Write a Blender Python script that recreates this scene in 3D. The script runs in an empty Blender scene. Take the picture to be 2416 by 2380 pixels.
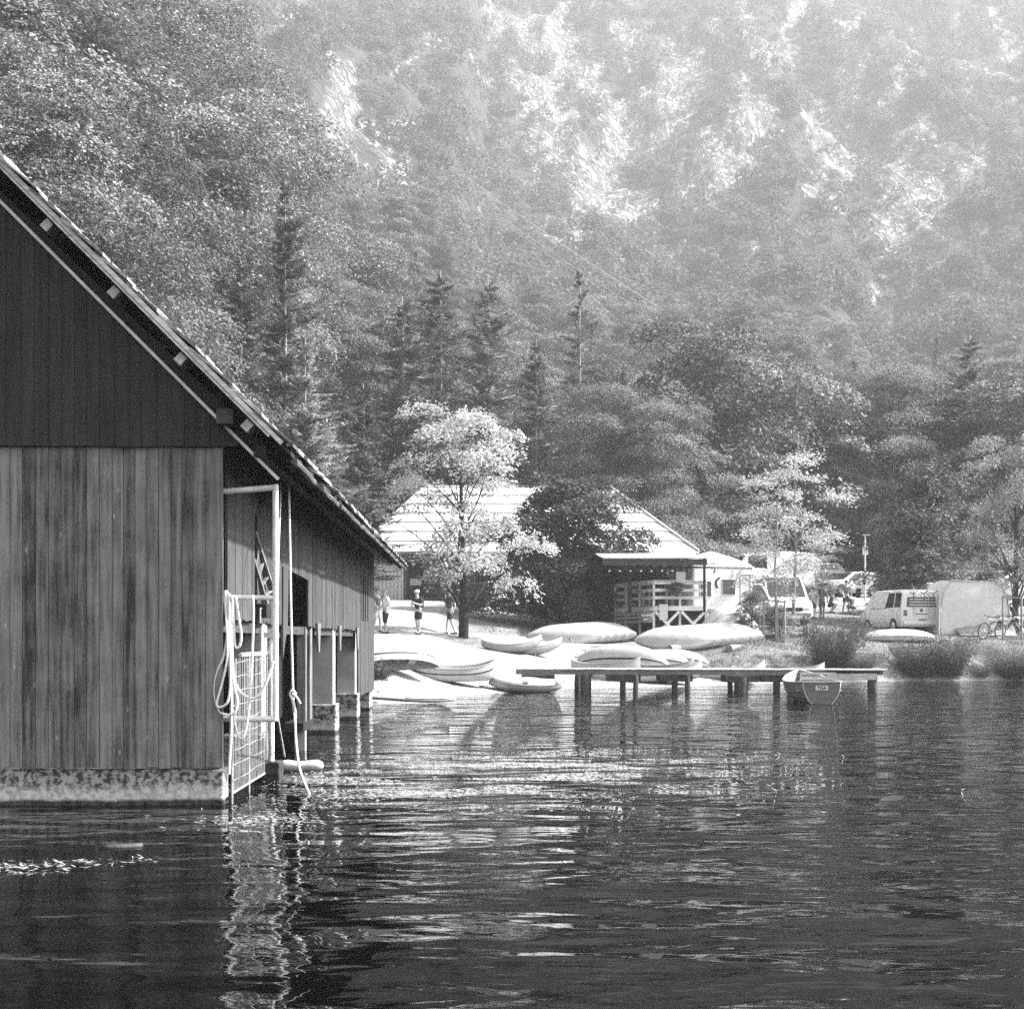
import bpy, bmesh, math, random
import numpy as np
from mathutils import Vector, Matrix

random.seed(11)
RNG = np.random.default_rng(11)
S = bpy.context.scene
COL = S.collection
PI = math.pi

# ------------------------------------------------------------------ camera
FPX, UC, VH, CH = 3450.0, 1208.0, 1510.0, 1.6      # focal length in photo pixels, centre column, horizon row, eye height
cd = bpy.data.cameras.new('camera')
cam = bpy.data.objects.new('camera', cd)
COL.objects.link(cam)
cam.location = (0, 0, CH)
cam.rotation_euler = (PI / 2, 0, 0)
cd.sensor_width = 36.0
cd.sensor_fit = 'HORIZONTAL'
cd.lens = FPX / 2416 * 36.0
cd.shift_y = (VH - 1190.0) / 2416
cd.clip_start = 0.1
cd.clip_end = 12000
S.camera = cam

# ------------------------------------------------------------------ sky, sun, exposure
SUN_DIR = Vector((0.74, 0.06, 0.70)).normalized()    # towards the sun
SUN_ELEV = math.asin(SUN_DIR.z)
SUN_ROT = math.atan2(SUN_DIR.x, SUN_DIR.y)
w = bpy.data.worlds.new('World')
S.world = w
w.use_nodes = True
nt = w.node_tree
bg = nt.nodes['Background']
sky = nt.nodes.new('ShaderNodeTexSky')
sky.sky_type = 'NISHITA'
sky.sun_disc = False
sky.sun_elevation = SUN_ELEV
sky.sun_rotation = SUN_ROT
sky.dust_density = 3.0
bw = nt.nodes.new('ShaderNodeRGBToBW')
nt.links.new(sky.outputs[0], bw.inputs[0])
nt.links.new(bw.outputs[0], bg.inputs[0])
bg.inputs[1].default_value = 0.12
sd = bpy.data.lights.new('sun', 'SUN')
sd.energy = 4.0
sd.angle = math.radians(2.0)
sd.color = (1, 1, 1)                                   # the photograph is black and white
sun = bpy.data.objects.new('sun', sd)
COL.objects.link(sun)
sun.location = (30, -20, 80)
sun.rotation_euler = SUN_DIR.to_track_quat('Z', 'Y').to_euler()
S.view_settings.view_transform = 'Standard'
S.view_settings.look = 'None'
S.view_settings.exposure = 2.0
S.view_settings.gamma = 1.0
S.cycles.max_bounces = 6
S.cycles.diffuse_bounces = 1
S.cycles.glossy_bounces = 3
S.cycles.transmission_bounces = 2
S.cycles.volume_bounces = 1
S.cycles.transparent_max_bounces = 4
S.cycles.caustics_reflective = False
S.cycles.caustics_refractive = False
S.cycles.sample_clamp_indirect = 4.0
S.cycles.use_denoising = False

# ------------------------------------------------------------------ helpers
def at(u, v, Y):
    """the point at depth Y whose place in the photograph is (u, v)"""
    return Vector(((u - UC) / FPX * Y, Y, CH - (v - VH) / FPX * Y))

class MB:
    def __init__(s):
        s.v = []; s.f = []
    def add(s, vs, fs):
        b = len(s.v)
        s.v += [tuple(p) for p in vs]
        s.f += [tuple(i + b for i in f) for f in fs]
        return s
    def box(s, c, d, rz=0.0, M=None):
        x, y, z = d[0] / 2, d[1] / 2, d[2] / 2
        R = M if M is not None else Matrix.Rotation(rz, 3, 'Z')
        c = Vector(c)
        vs = [c + R @ Vector((a * x, b * y, e * z)) for a in (-1, 1) for b in (-1, 1) for e in (-1, 1)]
        return s.add(vs, [(0, 1, 3, 2), (4, 6, 7, 5), (0, 4, 5, 1), (2, 3, 7, 6), (0, 2, 6, 4), (1, 5, 7, 3)])
    def span(s, a, b):
        return s.box([(p + q) / 2 for p, q in zip(a, b)], [abs(q - p) for p, q in zip(a, b)])
    def beam(s, p0, p1, wd, ht, up=(0, 0, 1)):
        p0 = Vector(p0); p1 = Vector(p1)
        d = p1 - p0
        t = d.normalized()
        upv = Vector(up)
        if abs(t.dot(upv)) > 0.98:
            upv = Vector((0, 1, 0))
        sx = t.cross(upv).normalized()
        sz = sx.cross(t).normalized()
        M = Matrix((sx, t, sz)).transposed()
        return s.box((p0 + p1) / 2, (wd, d.length, ht), M=M)
    def tube(s, pts, r, n=8, cap=True):
        pts = [Vector(p) for p in pts]
        m = len(pts)
        rs = r if isinstance(r, (list, tuple)) else [r] * m
        prev = None
        vs = []
        for i, p in enumerate(pts):
            t = (pts[min(i + 1, m - 1)] - pts[max(i - 1, 0)])
            t = t.normalized() if t.length > 1e-9 else Vector((0, 0, 1))
            if prev is None:
                a = Vector((0, 0, 1)) if abs(t.z) < 0.9 else Vector((1, 0, 0))
                prev = t.cross(a).normalized()
            prev = (prev - t * prev.dot(t)).normalized()
            q = t.cross(prev)
            for k in range(n):
                an = 2 * PI * k / n
                vs.append(p + (prev * math.cos(an) + q * math.sin(an)) * rs[i])
        fs = []
        for i in range(m - 1):
            for k in range(n):
                k2 = (k + 1) % n
                fs.append((i * n + k, i * n + k2, (i + 1) * n + k2, (i + 1) * n + k))
        if cap:
            fs.append(tuple(range(n))[::-1])
            fs.append(tuple((m - 1) * n + k for k in range(n)))
        return s.add(vs, fs)
    def loft(s, rings, closed=True, cap=True):
        n = len(rings[0]); m = len(rings)
        vs = [p for r in rings for p in r]
        fs = []
        for i in range(m - 1):
            for k in range(n if closed else n - 1):
                k2 = (k + 1) % n
                fs.append((i * n + k, i * n + k2, (i + 1) * n + k2, (i + 1) * n + k))
        if cap:
            fs.append(tuple(range(n))[::-1])
            fs.append(tuple((m - 1) * n + k for k in range(n)))
        return s.add(vs, fs)
    def prism(s, poly, vec):
        n = len(poly); vec = Vector(vec)
        vs = [Vector(p) for p in poly] + [Vector(p) + vec for p in poly]
        fs = [tuple(range(n))[::-1], tuple(range(n, 2 * n))]
        for k in range(n):
            k2 = (k + 1) % n
            fs.append((k, k2, n + k2, n + k))
        return s.add(vs, fs)
    def torus(s, c, R, r, axis='x', n=28, m=8):
        c = Vector(c)
        vs = []; fs = []
        for i in range(n):
            a = 2 * PI * i / n
            for j in range(m):
                b = 2 * PI * j / m
                rr = R + r * math.cos(b); h = r * math.sin(b)
                p = (h, rr * math.cos(a), rr * math.sin(a)) if axis == 'x' else ((rr * math.cos(a), h, rr * math.sin(a)) if axis == 'y' else (rr * math.cos(a), rr * math.sin(a), h))
                vs.append(c + Vector(p))
        for i in range(n):
            for j in range(m):
                i2 = (i + 1) % n; j2 = (j + 1) % m
                fs.append((i * m + j, i2 * m + j, i2 * m + j2, i * m + j2))
        return s.add(vs, fs)
    def ball(s, c, r, n=10, m=7):
        c = Vector(c); rx, ry, rz = r if isinstance(r, (tuple, list)) else (r, r, r)
        rings = []
        for i in range(1, m):
            ph = PI * i / m
            rings.append([c + Vector((rx * math.sin(ph) * math.cos(2 * PI * k / n), ry * math.sin(ph) * math.sin(2 * PI * k / n), -rz * math.cos(ph))) for k in range(n)])
        return s.loft(rings)
    def build(s, name, mat, parent=None, smooth=False, bevel=0.0):
        me = bpy.data.meshes.new(name)
        me.from_pydata(s.v, [], s.f)
        bm = bmesh.new()
        bm.from_mesh(me)
        bmesh.ops.recalc_face_normals(bm, faces=bm.faces)
        if bevel > 0:
            ed = [e for e in bm.edges if len(e.link_faces) == 2 and e.calc_face_angle(0) > 0.5]
            bmesh.ops.bevel(bm, geom=ed, offset=bevel, segments=2, affect='EDGES', profile=0.5)
        bm.to_mesh(me)
        bm.free()
        return link(name, me, mat, parent, smooth)

def link(name, me, mat, parent=None, smooth=False):
    if mat is not None:
        me.materials.append(mat)
    if smooth:
        me.polygons.foreach_set('use_smooth', [True] * len(me.polygons))
        if smooth == 'auto':
            try:
                me.set_sharp_from_angle(angle=math.radians(40))
            except Exception:
                pass
    o = bpy.data.objects.new(name, me)
    COL.objects.link(o)
    if parent is not None:
        o.parent = parent
    return o

def np_mesh(name, verts, quads):
    """mesh from numpy arrays: verts (n,3), quads (m,k)"""
    me = bpy.data.meshes.new(name)
    k = quads.shape[1]
    me.vertices.add(len(verts)); me.vertices.foreach_set('co', verts.astype(np.float32).ravel())
    me.loops.add(quads.size); me.loops.foreach_set('vertex_index', quads.astype(np.int32).ravel())
    me.polygons.add(len(quads))
    me.polygons.foreach_set('loop_start', np.arange(0, quads.size, k, dtype=np.int32))
    me.update(calc_edges=True)
    me.validate()
    return me

def tag(o, label=None, cat=None, group=None, kind=None):
    if label: o['label'] = label
    if cat: o['category'] = cat
    if group: o['group'] = group
    if kind: o['kind'] = kind
    return o

def thing(name, label, cat, loc=(0, 0, 0), rz=0.0, group=None):
    o = bpy.data.objects.new(name, None)
    o.empty_display_size = 0.2
    COL.objects.link(o)
    o.location = loc
    o.rotation_euler = (0, 0, rz)
    return tag(o, label, cat, group)

def dup(root, loc, rz=None, scale=None, label=None, group=None):
    """a copy of a thing with copies of its parts and sub-parts"""
    r = root.copy(); COL.objects.link(r)
    r.location = loc
    if rz is not None: r.rotation_euler = (root.rotation_euler.x, root.rotation_euler.y, rz)
    if scale is not None: r.scale = scale if isinstance(scale, (tuple, list)) else (scale,) * 3
    if label: r['label'] = label
    if group: r['group'] = group
    for ch in list(root.children):
        c = ch.copy(); COL.objects.link(c); c.parent = r
        for g in list(ch.children):
            d = g.copy(); COL.objects.link(d); d.parent = c
    return r

def smooth_path(pts, n=6):
    pts = [Vector(p) for p in pts]
    out = []
    for i in range(len(pts) - 1):
        p0 = pts[max(i - 1, 0)]; p1 = pts[i]; p2 = pts[i + 1]; p3 = pts[min(i + 2, len(pts) - 1)]
        for k in range(n):
            t = k / n
            out.append(0.5 * ((2 * p1) + (p2 - p0) * t + (2 * p0 - 5 * p1 + 4 * p2 - p3) * t * t + (3 * p1 - p0 - 3 * p2 + p3) * t ** 3))
    out.append(pts[-1])
    return out

# ------------------------------------------------------------------ materials (all greys: the photograph has no colour)
def g3(v):
    return (v, v, v, 1)

def mat_base(name, rough=0.7, spec=0.3):
    m = bpy.data.materials.new(name); m.use_nodes = True
    p = m.node_tree.nodes['Principled BSDF']
    p.inputs['Roughness'].default_value = rough
    p.inputs['Specular IOR Level'].default_value = spec
    return m, m.node_tree, p

def grey(name, lo, hi=None, scale=6.0, rough=0.7, spec=0.3, stretch=(1, 1, 1), bump=0.0, detail=4, metal=0.0):
    """a grey between lo and hi that wanders with object-space noise"""
    m, t, p = mat_base(name, rough, spec)
    p.inputs['Metallic'].default_value = metal
    if hi is None:
        hi = lo * 1.12; lo = lo * 0.9
    tc = t.nodes.new('ShaderNodeTexCoord'); mp = t.nodes.new('ShaderNodeMapping'); mp.inputs['Scale'].default_value = stretch
    nz = t.nodes.new('ShaderNodeTexNoise'); nz.inputs['Scale'].default_value = scale; nz.inputs['Detail'].default_value = detail
    rp = t.nodes.new('ShaderNodeValToRGB')
    rp.color_ramp.elements[0].position = 0.3; rp.color_ramp.elements[0].color = g3(lo)
    rp.color_ramp.elements[1].position = 0.7; rp.color_ramp.elements[1].color = g3(hi)
    t.links.new(tc.outputs['Object'], mp.inputs[0]); t.links.new(mp.outputs[0], nz.inputs['Vector'])
    t.links.new(nz.outputs['Fac'], rp.inputs[0]); t.links.new(rp.outputs[0], p.inputs['Base Color'])
    if bump > 0:
        b = t.nodes.new('ShaderNodeBump'); b.inputs['Strength'].default_value = 1.0; b.inputs['Distance'].default_value = bump
        t.links.new(nz.outputs['Fac'], b.inputs['Height']); t.links.new(b.outputs[0], p.inputs['Normal'])
    return m

def wood(name, lo, hi, axis='z', rough=0.8, spots=0.0, island=0.35, grain=26.0):
    """weathered boards: long streaks along AXIS, every board its own tone, knots"""
    m, t, p = mat_base(name, rough, 0.25)
    L = t.links; N = t.nodes
    tc = N.new('ShaderNodeTexCoord'); mp = N.new('ShaderNodeMapping')
    st = {'z': (1, 1, 0.06), 'y': (1, 0.06, 1), 'x': (0.06, 1, 1)}[axis]
    mp.inputs['Scale'].default_value = st
    L.new(tc.outputs['Object'], mp.inputs[0])
    ge = N.new('ShaderNodeNewGeometry')
    n1 = N.new('ShaderNodeTexNoise'); n1.noise_dimensions = '4D'; n1.inputs['Scale'].default_value = grain; n1.inputs['Detail'].default_value = 6
    mul = N.new('ShaderNodeMath'); mul.operation = 'MULTIPLY'; mul.inputs[1].default_value = 40
    L.new(ge.outputs['Random Per Island'], mul.inputs[0]); L.new(mul.outputs[0], n1.inputs['W']); L.new(mp.outputs[0], n1.inputs['Vector'])
    n2 = N.new('ShaderNodeTexNoise'); n2.inputs['Scale'].default_value = 3.0; n2.inputs['Detail'].default_value = 5
    L.new(tc.outputs['Object'], n2.inputs['Vector'])
    a1 = N.new('ShaderNodeMath'); a1.operation = 'MULTIPLY_ADD'; a1.inputs[1].default_value = island; a1.inputs[2].default_value = -island / 2
    L.new(ge.outputs['Random Per Island'], a1.inputs[0])
    a2 = N.new('ShaderNodeMath'); a2.operation = 'ADD'; L.new(n1.outputs['Fac'], a2.inputs[0]); L.new(a1.outputs[0], a2.inputs[1])
    a3 = N.new('ShaderNodeMath'); a3.operation = 'MULTIPLY_ADD'; a3.inputs[1].default_value = 0.5; L.new(n2.outputs['Fac'], a3.inputs[0]); L.new(a2.outputs[0], a3.inputs[2])
    n3 = N.new('ShaderNodeTexNoise'); n3.inputs['Scale'].default_value = grain * 5; n3.inputs['Detail'].default_value = 5; n3.inputs['Roughness'].default_value = 0.75
    mp3 = N.new('ShaderNodeMapping'); mp3.inputs['Scale'].default_value = {'z': (1, 1, .22), 'y': (1, .22, 1), 'x': (.22, 1, 1)}[axis]
    L.new(tc.outputs['Object'], mp3.inputs[0]); L.new(mp3.outputs[0], n3.inputs['Vector'])
    a4 = N.new('ShaderNodeMath'); a4.operation = 'MULTIPLY_ADD'; a4.inputs[1].default_value = 0.7; L.new(n3.outputs['Fac'], a4.inputs[0]); L.new(a3.outputs[0], a4.inputs[2])
    a5 = N.new('ShaderNodeMath'); a5.operation = 'SUBTRACT'; a5.inputs[1].default_value = 0.35; L.new(a4.outputs[0], a5.inputs[0]); a3 = a5
    rp = N.new('ShaderNodeValToRGB')
    rp.color_ramp.elements[0].position = 0.48; rp.color_ramp.elements[0].color = g3(lo)
    rp.color_ramp.elements[1].position = 1.05 if False else 1.0; rp.color_ramp.elements[1].color = g3(hi)
    L.new(a3.outputs[0], rp.inputs[0])
    out = rp.outputs[0]
    if spots > 0:
        vo = N.new('ShaderNodeTexVoronoi'); vo.inputs['Scale'].default_value = 4.5
        mp2 = N.new('ShaderNodeMapping'); mp2.inputs['Scale'].default_value = (1.6, 1, 0.6)
        L.new(tc.outputs['Object'], mp2.inputs[0]); L.new(mp2.outputs[0], vo.inputs['Vector'])
        r2 = N.new('ShaderNodeValToRGB'); r2.color_ramp.elements[0].position = 0.03; r2.color_ramp.elements[0].color = g3(1)
        r2.color_ramp.elements[1].position = 0.10; r2.color_ramp.elements[1].color = g3(0)
        L.new(vo.outputs['Distance'], r2.inputs[0])
        mx = N.new('ShaderNodeMix'); mx.data_type = 'RGBA'
        k = N.new('ShaderNodeMath'); k.operation = 'MULTIPLY'; k.inputs[1].default_value = spots
        L.new(r2.outputs[0], k.inputs[0]); L.new(k.outputs[0], mx.inputs['Factor'])
        L.new(out, mx.inputs['A']); mx.inputs['B'].default_value = g3(hi * 2.2)
        out = mx.outputs['Result']
    L.new(out, p.inputs['Base Color'])
    b = N.new('ShaderNodeBump'); b.inputs['Distance'].default_value = 0.004; L.new(n1.outputs['Fac'], b.inputs['Height']); L.new(b.outputs[0], p.inputs['Normal'])
    return m

def foliage(name, lo, hi, trans=0.35):
    """leaves: each leaf its own grey, each tree a little lighter or darker, some light passing through"""
    m = bpy.data.materials.new(name); m.use_nodes = True
    t = m.node_tree; N = t.nodes; L = t.links
    N.remove(N['Principled BSDF'])
    ge = N.new('ShaderNodeNewGeometry'); oi = N.new('ShaderNodeObjectInfo')
    mr = N.new('ShaderNodeMapRange'); mr.inputs['To Min'].default_value = lo; mr.inputs['To Max'].default_value = hi
    L.new(ge.outputs['Random Per Island'], mr.inputs[0])
    m2 = N.new('ShaderNodeMapRange'); m2.inputs['To Min'].default_value = 0.72; m2.inputs['To Max'].default_value = 1.28
    L.new(oi.outputs['Random'], m2.inputs[0])
    mu = N.new('ShaderNodeMath'); mu.operation = 'MULTIPLY'; L.new(mr.outputs[0], mu.inputs[0]); L.new(m2.outputs[0], mu.inputs[1])
    d = N.new('ShaderNodeBsdfDiffuse'); tr = N.new('ShaderNodeBsdfTranslucent'); mx = N.new('ShaderNodeMixShader')
    L.new(mu.outputs[0], d.inputs[0]); L.new(mu.outputs[0], tr.inputs[0])
    mx.inputs[0].default_value = trans
    L.new(d.outputs[0], mx.inputs[1]); L.new(tr.outputs[0], mx.inputs[2])
    L.new(mx.outputs[0], N['Material Output'].inputs[0])
    return m

M = {}
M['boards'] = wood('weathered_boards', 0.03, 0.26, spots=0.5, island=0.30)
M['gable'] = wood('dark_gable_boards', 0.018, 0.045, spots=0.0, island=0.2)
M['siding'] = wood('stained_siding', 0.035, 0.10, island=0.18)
M['beam'] = wood('dark_beams', 0.03, 0.09, axis='y')
M['fascia'] = wood('pale_fascia', 0.30, 0.75, axis='x', island=0.5)
M['purlin'] = grey('purlin_ends', 0.35, 0.75, 18, bump=0.003)
M['whitepaint'] = grey('white_paint', 0.62, 0.84, 9, 0.5)
M['rope'] = grey('white_rope', 0.66, 0.84, 80, 0.9, bump=0.002)
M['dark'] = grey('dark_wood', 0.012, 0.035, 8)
M['black'] = grey('black_rubber', 0.01, 0.025, 20, 0.7)
M['steel'] = grey('bright_steel', 0.45, 0.6, 30, 0.35, 0.5, metal=0.6)
M['wire'] = grey('galvanised_wire', 0.25, 0.45, 30, 0.5)
M['white'] = grey('white_hull', 0.36, 0.46, 3, 0.35, 0.5)
M['offwhite'] = grey('grey_hull', 0.22, 0.32, 5, 0.4, 0.5)
M['midgrey'] = grey('mid_grey', 0.22, 0.32, 6)
M['lightgrey'] = grey('light_grey', 0.42, 0.55, 6)
M['canvas'] = grey('canvas', 0.62, 0.74, 5, 0.9)
M['stripe'] = grey('dark_stripe', 0.015, 0.03, 10)
M['carwhite'] = grey('white_car_paint', 0.72, 0.82, 2, 0.25, 0.5)
M['carsilver'] = grey('silver_car_paint', 0.42, 0.52, 2, 0.25, 0.6)
M['carmid'] = grey('grey_car_paint', 0.22, 0.28, 2, 0.25, 0.6)
M['glass'] = grey('dark_glass', 0.015, 0.03, 3, 0.06, 0.6)
M['lamp_red'] = grey('tail_lamp', 0.08, 0.14, 30, 0.2, 0.6)
M['skin'] = grey('skin', 0.42, 0.5, 20, 0.6)
M['clothwhite'] = grey('white_cloth', 0.66, 0.8, 20, 0.9)
M['clothdark'] = grey('dark_cloth', 0.015, 0.035, 20, 0.9)
M['clothmid'] = grey('grey_cloth', 0.09, 0.16, 20, 0.9)
M['hair'] = grey('hair', 0.06, 0.14, 60, 0.7)
M['hairlight'] = grey('pale_hair', 0.2, 0.34, 60, 0.7)
M['bark'] = grey('bark', 0.05, 0.17, 7, 0.9, stretch=(1, 1, 0.25), bump=0.03)
M['barkpale'] = grey('pale_bark', 0.14, 0.34, 7, 0.9, stretch=(1, 1, 0.25), bump=0.02)
M['barkdark'] = grey('dark_bark', 0.008, 0.04, 7, 0.9, stretch=(1, 1, 0.25), bump=0.03)
M['leaf'] = foliage('broad_leaves', 0.05, 0.32, .18)
M['leafbright'] = foliage('sunny_leaves', 0.26, 0.5, 0.45)
M['leafdark'] = foliage('dark_leaves', 0.03, 0.15, 0.15)
M['needle'] = foliage('needles', 0.04, 0.26, 0.15)
M['needlebright'] = foliage('bright_needles', 0.14, 0.5, 0.3)
M['reed'] = foliage('reeds', 0.04, 0.2, 0.3)
M['forestfar'] = foliage('far_foliage', 0.07, 0.16, 0.3)
M['log'] = wood('log_wall', 0.05, 0.30, axis='x', island=0.3, grain=10)
M['roofpale'] = grey('pale_roof', 0.62, 0.8, 1.5, 0.7)
M['decking'] = wood('deck_boards', 0.3, 0.62, axis='y', island=0.4)
M['deckside'] = wood('deck_edge', 0.10, 0.26, axis='x', island=0.3)
M['pile'] = grey('wet_piles', 0.02, 0.08, 9, 0.7, stretch=(1, 1, 0.3), bump=0.01)
M['panel'] = grey('pale_panel', 0.28, 0.42, 3, 0.8)
M['concrete'] = grey('pier_concrete', 0.14, 0.36, 7, 0.9, bump=0.01, detail=8)
M['boatwood'] = wood('boat_planks', 0.13, 0.28, axis='y', island=0.2)
M['stone'] = grey('step_stone', 0.2, 0.5, 5, 0.9, bump=0.02)
M['tarp'] = grey('grey_tarp', 0.18, 0.3, 4, 0.6)
# ------------------------------------------------------------------ ground shape
def _hash(ix, iy, seed):
    h = (ix.astype(np.int64) * 374761393 + iy.astype(np.int64) * 668265263 + seed * 974634777) & 0xFFFFFFFF
    h = ((h ^ (h >> 13)) * 1274126177) & 0xFFFFFFFF
    return ((h ^ (h >> 16)) & 0xFFFFFF) / float(0xFFFFFF)

def vnoise(x, y, seed=0):
    x = np.asarray(x, float); y = np.asarray(y, float)
    ix = np.floor(x); iy = np.floor(y); fx = x - ix; fy = y - iy
    fx = fx * fx * (3 - 2 * fx); fy = fy * fy * (3 - 2 * fy)
    a = _hash(ix, iy, seed); b = _hash(ix + 1, iy, seed); c = _hash(ix, iy + 1, seed); d = _hash(ix + 1, iy + 1, seed)
    return (a * (1 - fx) + b * fx) * (1 - fy) + (c * (1 - fx) + d * fx) * fy

def fbm(x, y, seed=0, octv=4):
    s = 0; a = 0.5; t = 0
    for k in range(octv):
        s = s + a * vnoise(x * 2 ** k, y * 2 ** k, seed + k * 17); t += a; a *= 0.5
    return s / t

def sstep(a, b, x):
    t = np.clip((np.asarray(x, float) - a) / (b - a), 0, 1)
    return t * t * (3 - 2 * t)

def shore(X):
    return np.interp(X, [-30, -9, -3.5, -1.8, 0.5, 1.7, 4.2, 7.3, 11, 15.8, 22, 60], [33, 34.5, 37.5, 42, 45.3, 48, 49.8, 52, 55, 57.5, 58.5, 62])

def ground(X, Y):
    X = np.asarray(X, float); Y = np.asarray(Y, float)
    d = Y - shore(X) + 0.5 * (fbm(X * 0.5, Y * 0.5, 3, 3) - 0.5)
    left = np.interp(d, [-60, -8, 0, 3, 6, 10, 20, 30, 38, 60, 1400], [-3, -1.1, -0.02, 0.35, 0.85, 1.35, 1.95, 2.85, 3.6, 4.5, 26])
    right = np.interp(d, [-60, -8, 0, 2, 6, 10, 17, 23, 40, 60, 1400], [-3, -1.1, -0.02, 0.85, 1.72, 2.1, 2.85, 3.9, 4.7, 5.6, 26])
    k = sstep(4, 11, X)
    z = left * (1 - k) + right * k
    yh = np.interp(X, [-400, -60, -15, -8, 10, 40, 100, 600], [30, 40, 50, 88, 100, 103, 106, 120])
    t = Y - yh
    hill = np.interp(t, [0, 30, 60, 150, 250, 350, 450, 600, 700, 800, 900, 1300], [0, 5, 13, 38, 75, 128, 195, 300, 360, 402, 415, 395])
    hill = hill * (1 + 0.25 * sstep(-10, -60, X) * (1 - sstep(150, 700, Y)))
    tt = np.clip(t, 0, None)
    amp = sstep(120, 380, tt) * (1 - 0.6 * sstep(650, 850, tt))
    gx = X + 36 * (fbm(X / 80, Y / 80, 21, 3) - 0.5)
    ridge = 1 - np.abs(2 * fbm(gx / 60, Y / 240, 31, 3) - 1)
    rough = fbm(X / 20, Y / 34, 41, 5) - 0.5
    hill = hill + amp * (34 * (ridge - 0.72) + 20 * rough) + 6 * sstep(20, 150, tt) * (fbm(X / 30, Y / 30, 51, 3) - 0.5)
    # gullies that run down between the crags
    for u0, u1, y0, y1, wd, dep in ((2140, 2100, 210, 380, 10, 11), (1620, 1480, 330, 520, 14, 13)):
        uc = np.interp(Y, [y0, y1], [u0, u1])
        xc = (uc - UC) / FPX * Y
        on = sstep(y0 - 40, y0 + 20, Y) * (1 - sstep(y1, y1 + 90, Y))
        hill = hill - dep * on * np.exp(-((X - xc) / wd) ** 2)
    z = z + np.where(t > 0, np.maximum(hill, 0), 0)
    return z + 0.06 * (fbm(X * 0.9, Y * 0.9, 61, 3) - 0.5) * sstep(0.5, 3, d)

def gz(X, Y):
    return float(ground(np.array([X]), np.array([Y]))[0])

def gp(u, v, y0=34.0, y1=110.0):
    """the point of the ground seen at photo position (u, v)"""
    Y = np.linspace(y0, y1, 1600)
    X = (u - UC) / FPX * Y
    Z = CH - (v - VH) / FPX * Y
    hit = np.nonzero(ground(X, Y) >= Z)[0]
    i = hit[0] if len(hit) else 800
    return Vector((X[i], Y[i], float(ground(X[i:i + 1], Y[i:i + 1])[0])))

def gu(u, Y):
    """the ground point in column u at depth Y"""
    X = (u - UC) / FPX * Y
    return Vector((X, Y, gz(X, Y)))

# crags and screes of the mountain: where each lies (centre, half sizes, lean), read off the photograph once to place them on the slope
CRAGS = [(800, 250, 55, 125, 22, 1), (655, 60, 14, 130, 38, 1), (905, 440, 20, 75, 8, .8), (950, 410, 26, 60, 20, .8), (1330, 110, 60, 130, -22, .9), (1390, 190, 36, 120, -28, 1),
         (1300, 300, 75, 130, -10, .85), (1400, 420, 95, 120, -25, 1), (1500, 490, 70, 60, 25, 1), (1480, 330, 60, 120, 20, .8),
         (1620, 200, 75, 130, 12, 1), (1590, 320, 60, 90, 18, .9), (1650, 320, 26, 90, -30, 1), (1700, 430, 45, 75, -15, 1), (1790, 220, 55, 120, -5, 1), (1770, 280, 70, 80, 10, .8), (1740, 445, 45, 50, 20, .9), (1770, 70, 26, 30, 0, 1),
         (2000, 190, 45, 120, 0, 1), (2080, 240, 36, 130, 32, 1), (1990, 330, 40, 90, -20, .8), (1930, 300, 26, 100, -25, .9), (2010, 340, 30, 60, 15, 1), (1860, 160, 22, 90, -35, .8), (1990, 420, 34, 70, -25, .9), (1930, 450, 55, 40, 0, .6),
         (2130, 420, 75, 100, 12, .8), (2190, 470, 75, 110, 10, .8), (2140, 540, 45, 60, -8, 1), (2080, 420, 22, 90, -20, .8), (2200, 330, 40, 60, -10, .7), (2330, 360, 26, 80, -12, .9), (2290, 420, 28, 55, -20, .8), (2270, 40, 10, 50, 0, .9),
         (2170, 640, 22, 60, 25, 1), (2150, 720, 20, 60, 5, 1), (2155, 800, 9, 40, 0, 1), (2065, 660, 30, 50, 20, .5), (2370, 220, 26, 60, -15, .6), (2360, 80, 36, 60, -30, .7), (2260, 150, 22, 26, 0, .7), (1880, 40, 22, 70, 12, .6), (1480, 60, 50, 60, 0, .6), (1240, 60, 40, 70, -5, .5)]

def rock_mask(X, Y, Z):
    Y = np.maximum(Y, 1)
    u = UC + FPX * X / Y; v = VH - FPX * (Z - CH) / Y
    u = u + 70 * (fbm(X / 20, Z / 20, 71, 4) - 0.5); v = v + 70 * (fbm(X / 20 + 9, Z / 20, 81, 4) - 0.5)
    m = np.zeros_like(u)
    for cx, cy, rx, ry, an, st in CRAGS:
        a = math.radians(an)
        dx = (u - cx) * math.cos(a) + (v - cy) * math.sin(a)
        dy = -(u - cx) * math.sin(a) + (v - cy) * math.cos(a)
        m = np.maximum(m, st * (1.35 - np.sqrt((dx / rx) ** 2 + (dy / ry) ** 2)))
    # the mountain goes on beyond the picture with crags of its own
    beyond = np.maximum(np.maximum(sstep(-0.02, -0.12, u / 2416), sstep(1.02, 1.12, u / 2416)), sstep(0, -120, v))
    m = np.maximum(m, beyond * (2.6 * (fbm(X / 45, Z / 65, 91, 4) - 0.42)))
    m = m + 2.1 * (fbm(X / 7, Z / 13, 95, 5) - 0.5)
    return np.clip(m, 0, 1) * sstep(205, 250, Y)

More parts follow.
